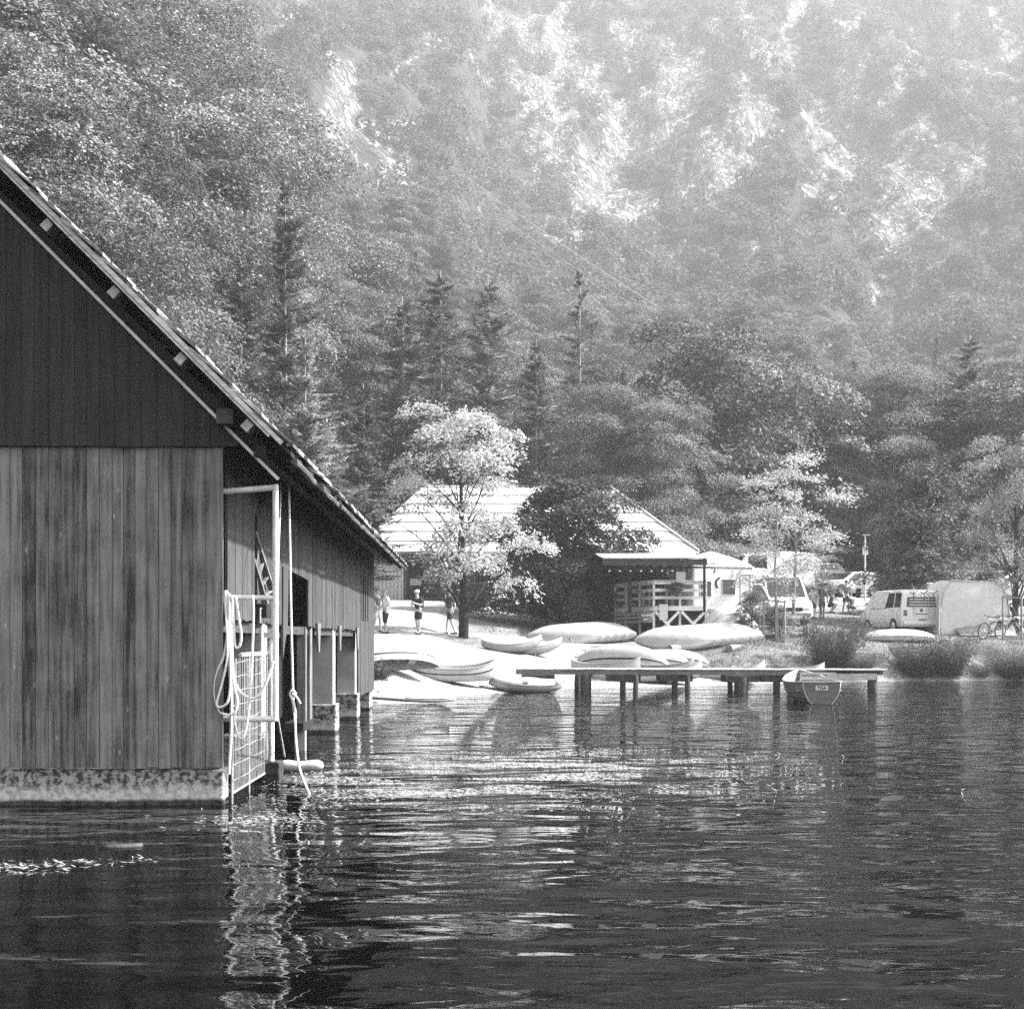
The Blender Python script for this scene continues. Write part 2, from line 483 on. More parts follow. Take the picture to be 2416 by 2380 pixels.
def gravel_mask(X, Y):
    d = Y - shore(X)
    n = 3.0 * (fbm(X * 0.45, Y * 0.45, 101, 4) - 0.5)
    beach = sstep(2.6, 1.2, X + n - 0.25 * np.clip(d - 2, 0, 6)) * sstep(17, 14, d + n)
    strip = sstep(1.9, 0.8, d + 0.5 * n) * sstep(8, 6, X)                 # wet stones along the water
    path = sstep(-1.8, -2.8, X + 0.5 * n + 0.08 * (Y - 58)) * sstep(79, 76, Y)
    cross = np.exp(-((Y - 60.5 - 0.15 * X) / 1.3) ** 2) * sstep(7, 5, X)
    patch = np.exp(-(((X + 0.6) / 2.6) ** 2 + ((Y - 54.5) / 3.2) ** 2) * 1.2)  # grass by the path, with the tree's canopy shadow painted in as darker ground
    road = sstep(1.5, 0.8, np.abs(Y - 84 + n) - 4.5) * sstep(8, 11, X)
    return np.clip(np.maximum.reduce([beach, strip, path, cross, road]) * (1 - 1.1 * patch), 0, 1)

def build_terrain():
    a = np.concatenate([np.linspace(-2.0, -0.5, 90)[:-1], np.linspace(-0.5, 0.5, 640), np.linspace(0.5, 2.0, 90)[1:]])
    y = np.concatenate([np.linspace(26, 92, 200)[:-1], 92 * (1380 / 92) ** np.linspace(0, 1, 460)])
    A, Yg = np.meshgrid(a, y)
    X = A * Yg
    Z = ground(X, Yg)
    n, m = A.shape
    V = np.stack([X.ravel(), Yg.ravel(), Z.ravel()], 1)
    idx = np.arange(n * m).reshape(n, m)
    Q = np.stack([idx[:-1, :-1], idx[:-1, 1:], idx[1:, 1:], idx[1:, :-1]], -1).reshape(-1, 4)
    me = np_mesh('terrain', V, Q)
    rk = rock_mask(X.ravel(), Yg.ravel(), Z.ravel())
    gr = gravel_mask(X.ravel(), Yg.ravel())
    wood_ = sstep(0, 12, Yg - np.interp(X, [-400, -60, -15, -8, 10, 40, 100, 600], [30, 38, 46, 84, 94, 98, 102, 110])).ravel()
    for nm, arr in (('rock', rk), ('gravel', gr), ('wood', wood_)):
        at_ = me.attributes.new(nm, 'FLOAT', 'POINT')
        at_.data.foreach_set('value', arr.astype(np.float32))
    m_ = bpy.data.materials.new('ground'); m_.use_nodes = True
    t = m_.node_tree; N = t.nodes; L = t.links; p = N['Principled BSDF']
    p.inputs['Roughness'].default_value = 0.9; p.inputs['Specular IOR Level'].default_value = 0.1
    tc = N.new('ShaderNodeTexCoord')
    def noise(sc, det=5, stretch=None, dist=0):
        nz = N.new('ShaderNodeTexNoise'); nz.inputs['Scale'].default_value = sc; nz.inputs['Detail'].default_value = det; nz.inputs['Distortion'].default_value = dist
        if stretch:
            mp = N.new('ShaderNodeMapping'); mp.inputs['Scale'].default_value = stretch
            L.new(tc.outputs['Object'], mp.inputs[0]); L.new(mp.outputs[0], nz.inputs['Vector'])
        else:
            L.new(tc.outputs['Object'], nz.inputs['Vector'])
        return nz.outputs['Fac']
    def ramp(f, p0, c0, p1, c1):
        r = N.new('ShaderNodeValToRGB'); e = r.color_ramp.elements
        e[0].position = p0; e[0].color = g3(c0); e[1].position = p1; e[1].color = g3(c1)
        L.new(f, r.inputs[0]); return r.outputs[0]
    def mix(f, a_, b_):
        x = N.new('ShaderNodeMix'); x.data_type = 'RGBA'
        L.new(f, x.inputs['Factor']); L.new(a_, x.inputs['A']); L.new(b_, x.inputs['B']); return x.outputs['Result']
    def attr(nm):
        x = N.new('ShaderNodeAttribute'); x.attribute_name = nm; return x.outputs['Fac']
    def add(f, g, k):
        x = N.new('ShaderNodeMath'); x.operation = 'MULTIPLY_ADD'; x.inputs[1].default_value = k
        L.new(g, x.inputs[0]); L.new(f, x.inputs[2]); return x.outputs[0]
    ng = noise(2.2, 8); nf = noise(14, 6)
    grass = mix(nf, ramp(ng, 0.3, 0.10, 0.7, 0.26), ramp(noise(0.5, 6), 0.35, 0.16, 0.65, 0.34))
    gravel = ramp(nf, 0.3, 0.18, 0.62, 0.40)
    fg = ramp(add(attr('gravel'), nf, 0.5), 0.55, 0, 0.85, 1)
    c = mix(fg, grass, gravel)
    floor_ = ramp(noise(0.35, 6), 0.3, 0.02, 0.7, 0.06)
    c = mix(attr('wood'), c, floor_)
    nr = noise(0.12, 9, (1, 0.7, 0.45), 1.2)
    ns = noise(0.5, 8, (1.6, 1, 0.35), 0.8)
    def ridged(f, k):
        x = N.new('ShaderNodeMath'); x.operation = 'SUBTRACT'; x.inputs[1].default_value = .5; L.new(f, x.inputs[0])
        y = N.new('ShaderNodeMath'); y.operation = 'ABSOLUTE'; L.new(x.outputs[0], y.inputs[0])
        z = N.new('ShaderNodeMath'); z.operation = 'MULTIPLY'; z.inputs[1].default_value = k; L.new(y.outputs[0], z.inputs[0]); z.use_clamp = True
        return z.outputs[0]
    cr = ridged(noise(0.16, 7, (1.5, 1, 0.4), 1.5), 9)        # cracks and gullies
    cr2 = ridged(noise(0.45, 6, (1.2, 1, 0.7), 0.8), 7)
    rock = mix(ramp(ns, 0.40, 0, 0.58, 1), ramp(nr, 0.3, 0.18, 0.6, 0.45), ramp(nr, 0.25, 0.36, 0.7, 0.6))
    rock = mix(cr, ramp(nr, 0.3, 0.04, 0.7, 0.10), rock)
    rock = mix(cr2, ramp(nr, 0.3, 0.07, 0.7, 0.16), rock)
    fr = ramp(add(attr('rock'), noise(0.35, 9, (1.3, 1, 0.6)), 1.2), 0.80, 0, 1.0, 1)
    c = mix(fr, c, rock)
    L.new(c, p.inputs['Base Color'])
    b = N.new('ShaderNodeBump'); b.inputs['Distance'].default_value = 0.05; L.new(nf, b.inputs['Height'])
    b2 = N.new('ShaderNodeBump'); b2.inputs['Distance'].default_value = 1.6; b2.inputs['Strength'].default_value = 0.9
    mm = N.new('ShaderNodeMath'); mm.operation = 'MULTIPLY'; L.new(cr, mm.inputs[0]); L.new(fr, mm.inputs[1])
    L.new(mm.outputs[0], b2.inputs['Height']); L.new(b.outputs[0], b2.inputs['Normal']); L.new(b2.outputs[0], p.inputs['Normal'])
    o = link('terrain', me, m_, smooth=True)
    tag(o, 'beach, grassy bank and wooded mountainside with pale crags', kind='structure')
build_terrain()

# ------------------------------------------------------------------ lake
def build_water():
    m = bpy.data.materials.new('lake_water'); m.use_nodes = True
    t = m.node_tree; N = t.nodes; L = t.links; p = N['Principled BSDF']
    p.inputs['Base Color'].default_value = g3(0.002)
    p.inputs['Roughness'].default_value = 0.015
    p.inputs['IOR'].default_value = 1.333
    p.inputs['Specular IOR Level'].default_value = 0.09
    tc = N.new('ShaderNodeTexCoord')
    prev = None
    for sc, st, amp, rot, det in WAVES:
        mp = N.new('ShaderNodeMapping'); mp.inputs['Scale'].default_value = st; mp.inputs['Rotation'].default_value = (0, 0, math.radians(rot))
        nz = N.new('ShaderNodeTexNoise'); nz.inputs['Scale'].default_value = sc; nz.inputs['Detail'].default_value = det; nz.inputs['Roughness'].default_value = 0.42; nz.inputs['Distortion'].default_value = 0.5
        L.new(tc.outputs['Object'], mp.inputs[0]); L.new(mp.outputs[0], nz.inputs['Vector'])
        ml = N.new('ShaderNodeMath'); ml.operation = 'MULTIPLY'; ml.inputs[1].default_value = amp
        L.new(nz.outputs['Fac'], ml.inputs[0])
        if prev is None:
            prev = ml.outputs[0]
        else:
            ad = N.new('ShaderNodeMath'); ad.operation = 'ADD'; L.new(prev, ad.inputs[0]); L.new(ml.outputs[0], ad.inputs[1]); prev = ad.outputs[0]
    # calmer lee beside the boathouse, livelier in the open
    nzp = N.new('ShaderNodeTexNoise'); nzp.inputs['Scale'].default_value = 0.12; nzp.inputs['Detail'].default_value = 3
    mpp = N.new('ShaderNodeMapping'); mpp.inputs['Scale'].default_value = (1, 0.6, 1)
    L.new(tc.outputs['Object'], mpp.inputs[0]); L.new(mpp.outputs[0], nzp.inputs['Vector'])
    mr = N.new('ShaderNodeMapRange'); mr.inputs['From Min'].default_value = 0.35; mr.inputs['From Max'].default_value = 0.65
    mr.inputs['To Min'].default_value = 0.55; mr.inputs['To Max'].default_value = 1.2
    L.new(nzp.outputs['Fac'], mr.inputs[0])
    sp = N.new('ShaderNodeSeparateXYZ'); L.new(tc.outputs['Object'], sp.inputs[0])
    lee = N.new('ShaderNodeMapRange'); lee.inputs['From Min'].default_value = -2.8; lee.inputs['From Max'].default_value = 0.2
    lee.inputs['To Min'].default_value = 0.5; lee.inputs['To Max'].default_value = 1.0
    L.new(sp.outputs['X'], lee.inputs[0])
    kk = N.new('ShaderNodeMath'); kk.operation = 'MULTIPLY'; L.new(mr.outputs[0], kk.inputs[0]); L.new(lee.outputs[0], kk.inputs[1])
    mh = N.new('ShaderNodeMath'); mh.operation = 'MULTIPLY'; L.new(prev, mh.inputs[0]); L.new(kk.outputs[0], mh.inputs[1])
    b = N.new('ShaderNodeBump'); b.inputs['Distance'].default_value = 1.0; b.inputs['Strength'].default_value = 1.0
    L.new(mh.outputs[0], b.inputs['Height']); L.new(b.outputs[0], p.inputs['Normal'])
    me = bpy.data.meshes.new('lake_water')
    me.from_pydata([(-300, -60, 0), (300, -60, 0), (300, 75, 0), (-300, 75, 0)], [], [(0, 1, 2, 3)])
    tag(link('lake_water', me, m), 'dark rippled lake', kind='structure')
WAVES = [(0.55, (0.55, 1.0, 1), 0.15, 8, 2.5), (1.4, (0.6, 1.15, 1), 0.085, -14, 2.0), (4.5, (0.6, 1.2, 1), 0.016, 16, 2.0)]
build_water()

# ------------------------------------------------------------------ air
HAZE = 0.00042
def build_haze():
    b = MB(); b.span((-2900, -80, -4.2), (2900, 1420, 480))
    m = bpy.data.materials.new('haze'); m.use_nodes = True
    t = m.node_tree
    t.nodes.remove(t.nodes['Principled BSDF'])
    pv = t.nodes.new('ShaderNodeVolumePrincipled')
    pv.inputs['Color'].default_value = (1, 1, 1, 1)
    pv.inputs['Density'].default_value = HAZE
    pv.inputs['Anisotropy'].default_value = 0.0
    t.links.new(pv.outputs[0], t.nodes['Material Output'].inputs['Volume'])
    o = b.build('haze', m)
    tag(o, 'thin bright summer haze over lake and mountain', kind='stuff')
build_haze()
# ------------------------------------------------------------------ boathouse over the water
BH_LOC = Vector((-2.8, 14.2, 0)); BH_RZ = math.radians(1.295)
BH_M = Matrix.Translation(BH_LOC) @ Matrix.Rotation(BH_RZ, 4, 'Z')
def bh_local(p):
    return BH_M.inverted() @ Vector(p)

def foundation_mat():
    m, t, p = mat_base('lakeside_concrete', 0.9, 0.2)
    N = t.nodes; L = t.links
    tc = N.new('ShaderNodeTexCoord'); sp = N.new('ShaderNodeSeparateXYZ'); L.new(tc.outputs['Object'], sp.inputs[0])
    n1 = N.new('ShaderNodeTexNoise'); n1.inputs['Scale'].default_value = 14; n1.inputs['Detail'].default_value = 9; n1.inputs['Roughness'].default_value = 0.7
    n2 = N.new('ShaderNodeTexNoise'); n2.inputs['Scale'].default_value = 2.2; n2.inputs['Detail'].default_value = 6
    L.new(tc.outputs['Object'], n1.inputs[0]); L.new(tc.outputs['Object'], n2.inputs[0])
    # lichen on the upper part, scrubbed pale band below it, weed at the waterline
    def rng_(lo, hi, a, b, src):
        r = N.new('ShaderNodeMapRange'); r.interpolation_type = 'SMOOTHSTEP'
        for k, v in zip(('From Min', 'From Max', 'To Min', 'To Max'), (lo, hi, a, b)): r.inputs[k].default_value = v
        L.new(src, r.inputs[0]); return r.outputs[0]
    def mth(op, a, b):
        x = N.new('ShaderNodeMath'); x.operation = op
        for i, s in enumerate((a, b)):
            if isinstance(s, (int, float)): x.inputs[i].default_value = s
            else: L.new(s, x.inputs[i])
        return x.outputs[0]
    zz = mth('ADD', sp.outputs['Z'], mth('MULTIPLY', mth('SUBTRACT', n2.outputs['Fac'], 0.5), 0.16))
    up = rng_(0.10, 0.24, 0, 1, zz)
    wet = rng_(0.035, 0.075, 1, 0, mth('ADD', sp.outputs['Z'], mth('MULTIPLY', mth('SUBTRACT', n2.outputs['Fac'], 0.5), 0.08)))
    lich = rng_(0.44, 0.56, 0, 1, n1.outputs['Fac'])
    dark = N.new('ShaderNodeMix'); dark.data_type = 'RGBA'; L.new(lich, dark.inputs['Factor']); dark.inputs['A'].default_value = g3(0.05); dark.inputs['B'].default_value = g3(0.38)
    pale = N.new('ShaderNodeMix'); pale.data_type = 'RGBA'; L.new(lich, pale.inputs['Factor']); pale.inputs['A'].default_value = g3(0.4); pale.inputs['B'].default_value = g3(0.6)
    x1 = N.new('ShaderNodeMix'); x1.data_type = 'RGBA'; L.new(up, x1.inputs['Factor']); L.new(pale.outputs['Result'], x1.inputs['A']); L.new(dark.outputs['Result'], x1.inputs['B'])
    x2 = N.new('ShaderNodeMix'); x2.data_type = 'RGBA'; L.new(wet, x2.inputs['Factor']); L.new(x1.outputs['Result'], x2.inputs['A'])
    wd = N.new('ShaderNodeMix'); wd.data_type = 'RGBA'; L.new(lich, wd.inputs['Factor']); wd.inputs['A'].default_value = g3(0.025); wd.inputs['B'].default_value = g3(0.07); L.new(wd.outputs['Result'], x2.inputs['B'])
    L.new(x2.outputs['Result'], p.inputs['Base Color'])
    b = N.new('ShaderNodeBump'); b.inputs['Distance'].default_value = 0.02; L.new(n1.outputs['Fac'], b.inputs['Height']); L.new(b.outputs[0], p.inputs['Normal'])
    return m

def build_boathouse():
    R = thing('boathouse', 'dark wooden boathouse on a concrete footing standing in the lake', 'boathouse', BH_LOC, BH_RZ)
    rn = random.Random(5)
    XL = -9.4                                     # the other wall of the house
    LEN = 20.4
    ZR = lambda x: 3.41 + (0.73 - x)              # top of the roof over local x
    XRID = -4.7
    # footing under the gable wall
    b = MB(); b.span((XL, 0.0, -1.2), (0.0, 0.28, 0.352))
    f = b.build('footing', foundation_mat(), R, bevel=0.02)
    # lower gable boards
    b = MB(); x = XL
    while x < -0.01:
        wd = min(rn.uniform(0.105, 0.135), -x)
        if -x - wd < 0.05: wd = -x
        dz = rn.uniform(-0.012, 0.012); dy = rn.uniform(-0.006, 0.004)
        b.span((x + 0.003, -0.028 + dy, 0.362 + dz), (x + wd - 0.003, 0.0 + dy, 3.62))
        x += wd
    b.build('gable_boarding', M['boards'], R)
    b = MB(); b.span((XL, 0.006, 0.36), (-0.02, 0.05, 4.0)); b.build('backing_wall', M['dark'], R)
    # upper gable boards, standing proud and running out to the rake
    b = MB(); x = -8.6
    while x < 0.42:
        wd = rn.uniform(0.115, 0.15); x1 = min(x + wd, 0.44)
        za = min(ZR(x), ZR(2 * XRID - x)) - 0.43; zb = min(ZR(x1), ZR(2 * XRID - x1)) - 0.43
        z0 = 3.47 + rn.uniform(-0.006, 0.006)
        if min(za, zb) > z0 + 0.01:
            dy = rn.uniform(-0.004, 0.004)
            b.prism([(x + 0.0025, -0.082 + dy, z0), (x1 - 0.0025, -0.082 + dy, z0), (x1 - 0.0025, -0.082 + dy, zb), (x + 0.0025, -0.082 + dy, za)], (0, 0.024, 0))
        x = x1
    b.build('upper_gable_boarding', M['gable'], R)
    b = MB()
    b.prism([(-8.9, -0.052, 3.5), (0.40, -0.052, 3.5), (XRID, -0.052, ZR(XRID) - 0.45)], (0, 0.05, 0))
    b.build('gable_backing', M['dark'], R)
    # batten along the top of the upper boards
    b = MB()
    b.beam((XRID, -0.112, ZR(XRID) - 0.445), (0.545, -0.112, ZR(0.545) - 0.445), 0.03, 0.045, up=(0, 1, 0))
    b.beam((XRID, -0.112, ZR(XRID) - 0.445), (2 * XRID - 0.545, -0.112, ZR(0.545) - 0.445), 0.03, 0.045, up=(0, 1, 0))
    b.build('rake_batten', M['whitepaint'], R)
    # roof: two boarded slopes, with purlins, rafters and a double fascia
    nx, nz = math.sqrt(.5), math.sqrt(.5)
    XE = 0.73
    for s in (0, 1):
        mx = (lambda x: x) if s == 0 else (lambda x: 2 * XRID - x)
        b = MB()
        b.prism([(mx(XRID), -0.38, ZR(XRID) - 0.05), (mx(XE - 0.03), -0.38, ZR(XE - 0.03) - 0.05), (mx(XE - 0.03), -0.38, ZR(XE - 0.03) - 0.10), (mx(XRID), -0.38, ZR(XRID) - 0.10)], (0, LEN + 0.7, 0))
        rf = b.build('roof_boarding', M['dark'], R)
        # courses of weathered roofing with ragged edges
        b = MB()
        k = 0; x = XRID
        while x < XE:
            x1 = min(x + 0.30, XE + 0.02)
            y = -0.42
            while y < LEN + 0.3:
                wdt = rn.uniform(0.22, 0.5)
                j = rn.uniform(-0.07, 0.06); j2 = rn.uniform(0.0, 0.03)
                yy0 = y + (rn.uniform(-0.04, 0.03) if y < 0 else 0)
                a0 = (mx(x - 0.04), yy0, ZR(x - 0.04) - 0.045); a1 = (mx(x1 + j), yy0, ZR(x1 + j) - 0.005 + j2)
                a2 = (mx(x1 + j), y + wdt - 0.01, ZR(x1 + j) - 0.005 + j2); a3 = (mx(x - 0.04), y + wdt - 0.01, ZR(x - 0.04) - 0.045)
                b.prism([a0, a1, a2, a3], (0, 0, rn.uniform(0.022, 0.042)))
                y += wdt
            x += 0.30; k += 1
        b.build('roof_covering', M['shingle'], R)
        b = MB()
        b.beam((mx(XRID), -0.41, ZR(XRID) - 0.115), (mx(0.50), -0.41, ZR(0.50) - 0.115), 0.05, 0.075, up=(0, 1, 0)) if False else None
        for off, th, y0, x_end in ((0.045, 0.042, -0.405, 0.62), (0.083, 0.022, -0.398, 0.50)):
            p0 = Vector((mx(XRID), y0, ZR(XRID) - off * 1.414)); p1 = Vector((mx(x_end), y0, ZR(x_end) - off * 1.414))
            b.beam(p0, p1, th, 0.028, up=(0, 1, 0))
        b.build('rake_fascia', M['fascia'], R)
        # purlin ends under the verge
        for i in range(12):
            xx = 0.28 - 0.63 * i
            if xx < XRID + 0.2: break
            b = MB(); zc = ZR(xx) - 0.225
            Rm = Matrix.Rotation(PI / 4 if s == 0 else -PI / 4, 3, 'Y')
            b.box((mx(xx), -0.13, zc), (0.09, 0.42, 0.10), M=Rm)
            b.build('purlin', M['purlin'], R, bevel=0.006)
        # rafter tails below the eaves
        for i in range(27):
            y = 0.25 + i * 0.76
            b = MB()
            b.beam((mx(-0.9), y, ZR(-0.9) - 0.17), (mx(XE - 0.06), y, ZR(XE - 0.06) - 0.17), 0.09, 0.11)
            b.build('rafter', M['beam'], R)
        b = MB(); b.tube([(mx(XE - 0.02) + rn.uniform(-.012, .012), -0.3 + (LEN + .6) * i / 40, ZR(XE) - 0.11 + rn.uniform(-.012, .012)) for i in range(41)], 0.034, 7)
        b.build('eave_pole', M['bark'], R)
    # wall plate beam ends that carry the eaves
    b = MB(); b.span((-0.02, -0.3, 3.66), (0.14, LEN, 3.80)); b.build('wall_plate', M['beam'], R)
    b = MB(); b.span((0.32, -0.20, 3.36), (0.44, LEN, 3.47)); b.build('eave_beam', M['dark'], R)
    # right hand side wall: vertical boards with gaps
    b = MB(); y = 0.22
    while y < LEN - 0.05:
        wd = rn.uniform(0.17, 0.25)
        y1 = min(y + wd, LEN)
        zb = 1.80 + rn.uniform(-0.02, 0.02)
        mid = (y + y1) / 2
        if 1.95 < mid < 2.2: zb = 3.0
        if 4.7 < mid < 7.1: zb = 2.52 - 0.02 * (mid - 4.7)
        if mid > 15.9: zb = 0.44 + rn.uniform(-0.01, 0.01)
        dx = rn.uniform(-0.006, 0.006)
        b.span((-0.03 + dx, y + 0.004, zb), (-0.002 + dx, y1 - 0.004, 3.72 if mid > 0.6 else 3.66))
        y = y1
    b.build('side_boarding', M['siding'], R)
    # slats of the ventilator near the far corner
    b = MB()
    for k in range(4):
        b.span((0.002, 16.6 + k * 0.55, 2.02), (0.012, 16.75 + k * 0.55, 3.0))
    b.build('ventilator', M['dark'], R)
    # ground beam, dark interior planks of the doorway, jamb posts
    b = MB(); b.span((-0.22, 0.3, 1.68), (-0.06, 15.7, 1.79)); b.build('side_beam', M['beam'], R)
    b = MB()
    for k in range(8):
        b.span((-0.42, 4.7 + k * 0.31, 0.48), (-0.38, 4.98 + k * 0.31, 2.6))
    b.build('doorway_planks', M['dark'], R)
    for y, wdt in ((7.0, 0.16), (7.55, 0.3)):
        b = MB(); b.span((-0.16, y, 0.42), (-0.035, y + wdt, 1.80)); b.build('door_jamb', M['boards'], R)
    b = MB(); b.span((-0.20, 7.05, -1.2), (-0.05, 7.25, 0.42)); b.build('jamb_pile', M['panel'], R)
    b = MB(); b.span((-0.30, 6.7, 0.30), (-0.03, 8.0, 0.42)); b.build('jamb_sill', M['dark'], R)
    b = MB(); b.prism([(-0.005, 4.15, 1.35), (-0.005, 4.62, 1.80), (-0.005, 4.70, 2.53), (-0.005, 4.20, 2.53)], (0.025, 0, 0)); b.build('hanging_board', M['siding'], R)
    # square piers, pale above, on wet concrete bases; dark openings between them
    for y0, zb in ((2.75, 0.52), (11.0, 0.50), (15.5, 0.52)):
        b = MB(); b.span((-0.41, y0, zb), (-0.035, y0 + 0.42, 1.79)); b.build('pier', M['panel'], R, bevel=0.012)
        b = MB(); b.span((-0.47, y0 - 0.10, -1.2), (0.02, y0 + 0.55, zb)); b.build('pier_base', pier_mat, R, bevel=0.02)
    for y in (8.0, 11.45, 15.2):
        b = MB(); b.prism([(0.004, y, 1.86), (0.004, y + 0.42, 1.86), (0.004, y + 0.30, 1.42), (0.004, y + 0.12, 1.42)], (0.03, 0, 0)); b.build('bracket', M['boards'], R)
    b = MB(); b.span((-0.44, 19.4, -1.2), (-0.04, LEN, 0.46)); b.build('corner_base', pier_mat, R)
    # remaining walls keep the inside dark
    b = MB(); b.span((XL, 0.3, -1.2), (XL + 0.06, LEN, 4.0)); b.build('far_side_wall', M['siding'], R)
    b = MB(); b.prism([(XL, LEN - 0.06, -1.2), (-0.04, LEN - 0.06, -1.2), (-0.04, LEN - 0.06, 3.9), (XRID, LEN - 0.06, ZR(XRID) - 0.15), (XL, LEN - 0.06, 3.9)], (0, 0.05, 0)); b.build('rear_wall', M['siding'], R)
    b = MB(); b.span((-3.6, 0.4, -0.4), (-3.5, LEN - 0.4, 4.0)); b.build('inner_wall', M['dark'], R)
    # grey prop and horizontal spar behind the frame
    b = MB(); b.beam((-0.06, 2.2, 3.32), (0.22, 2.35, 3.10), 0.08, 0.12); b.build('corbel', M['beam'], R)
    return R

M['siding2'] = grey('ladder_wood', .10, .26, 12)
M['shingle'] = wood('weathered_roofing', 0.10, 0.50, axis='x', island=0.5, grain=18)
pier_mat = foundation_mat()
pier_mat.name = 'pier_concrete_wet'
build_boathouse()

# white pipe frame fixed to the boathouse corner
def pl(u, v, Y):
    return at(u, v, Y)
def build_frame():
    F = thing('pipe_frame', 'white painted pipe frame standing off the boathouse corner', 'frame', (-2.28, 14.35, 0.9))
    o = Vector(F.location)
    Y = 14.35
    q = lambda u, v: at(u, v, Y) - o
    b = MB(); b.tube([q(650, 1143), q(650, 1700)], 0.030, 10); b.build('post', M['whitepaint'], F, 'auto')
    for v0, v1, r in ((1160, 1150, 0.030), (1409, 1410, 0.026), (1696, 1696, 0.030)):
        b = MB(); b.tube([q(523, v0), q(650, v1)], r, 10); b.build('crossbar', M['whitepaint'], F, 'auto')
    F2 = thing('mooring_post', 'thin white pipe post standing in the water behind the pipe frame', 'post', at(640, 1795, 16.6))
    o2 = Vector(F2.location)
    b = MB(); b.tube([Vector((0, 0, -1.2)), at(640, 1500, 16.6) - o2], 0.035, 10); b.build('pole', M['whitepaint'], F2, 'auto')
    b = MB(); b.box((0, 0, at(640, 1498, 16.6).z - o2.z), (0.16, 0.1, 0.06)); b.build('cap', M['whitepaint'], F2)
    b = MB(); b.box((0.0, 0.05, -0.75), (0.22, 0.3, 1.5)); b.build('base', pier_mat, F2, bevel=0.02)
    return F
build_frame()

def build_mesh_gate():
    G = thing('wire_mesh_gate', 'square wire mesh gate hanging below the boathouse side wall', 'gate', BH_LOC + Vector((0.06, 0.12, 0)), BH_RZ)
    L_ = 2.35
    zt = lambda y: 1.47 - 0.0 * y
    b = MB(); b.tube([(0, 0.5, 1.45), (0, L_, 1.45)], 0.022, 8); b.build('top_rail', M['whitepaint'], G, 'auto')
    b = MB(); b.tube([(0, 0, 0.10), (0, L_, 0.10)], 0.012, 8); b.build('bottom_rail', M['wire'], G, 'auto')
    for y in (0.0, L_ * 0.45, L_):
        b = MB(); b.tube([(0, y, -0.3), (0, y, 1.44)], 0.011, 6); b.build('upright', M['wire'], G, 'auto')
    b = MB()
    y = 0.07
    while y < L_ - 0.03:
        b.tube([(0, y, 0.10), (random.uniform(-.01, .01), y + random.uniform(-.01, .01), 1.42)], 0.0032, 4, False); y += 0.075
    z = 0.22
    while z < 1.42:
        pts = [(random.uniform(-.012, .012), yy, z + random.uniform(-.012, .012)) for yy in np.linspace(0, L_, 9)]
        b.tube(pts, 0.0040, 4, False); z += 0.145
    b.build('wire_mesh', M['wire'], G)
build_mesh_gate()

def build_ladder():
    Ld = thing('wooden_ladder', 'narrow wooden ladder slung slantwise on the boathouse side wall', 'ladder', (BH_LOC.x + 0.03, BH_LOC.y + 1.6, 1.9))
    o = Vector(Ld.location)
    A = [at(598, 1255, 16.3) - o, at(652, 1425, 17.2) - o]
    Bp = [at(594, 1318, 16.2) - o, at(628, 1430, 16.8) - o]
    for s in (A, Bp):
        b = MB(); b.beam(s[0], s[1], 0.07, 0.03); b.build('stile', M['siding2'], Ld)
    for k in range(1, 5):
        t = k / 5
        b = MB(); b.beam(A[0].lerp(A[1], t), Bp[0].lerp(Bp[1], t), 0.035, 0.02); b.build('rung', M['siding2'], Ld)
    X = thing('winch_box', 'dark winch box fixed under the ladder on the side wall', 'winch', at(615, 1440, 16.4))
    o = Vector(X.location)
    b = MB(); b.box((0, 0.1, 0), (0.16, 0.3, 0.16)); b.build('housing', M['dark'], X, bevel=0.01)
    b = MB(); b.tube([(0.02, -0.08, 0.02), (0.02, -0.16, 0.02), (0.02, -0.16, -0.14)], 0.012, 6); b.build('crank', M['steel'], X)
build_ladder()

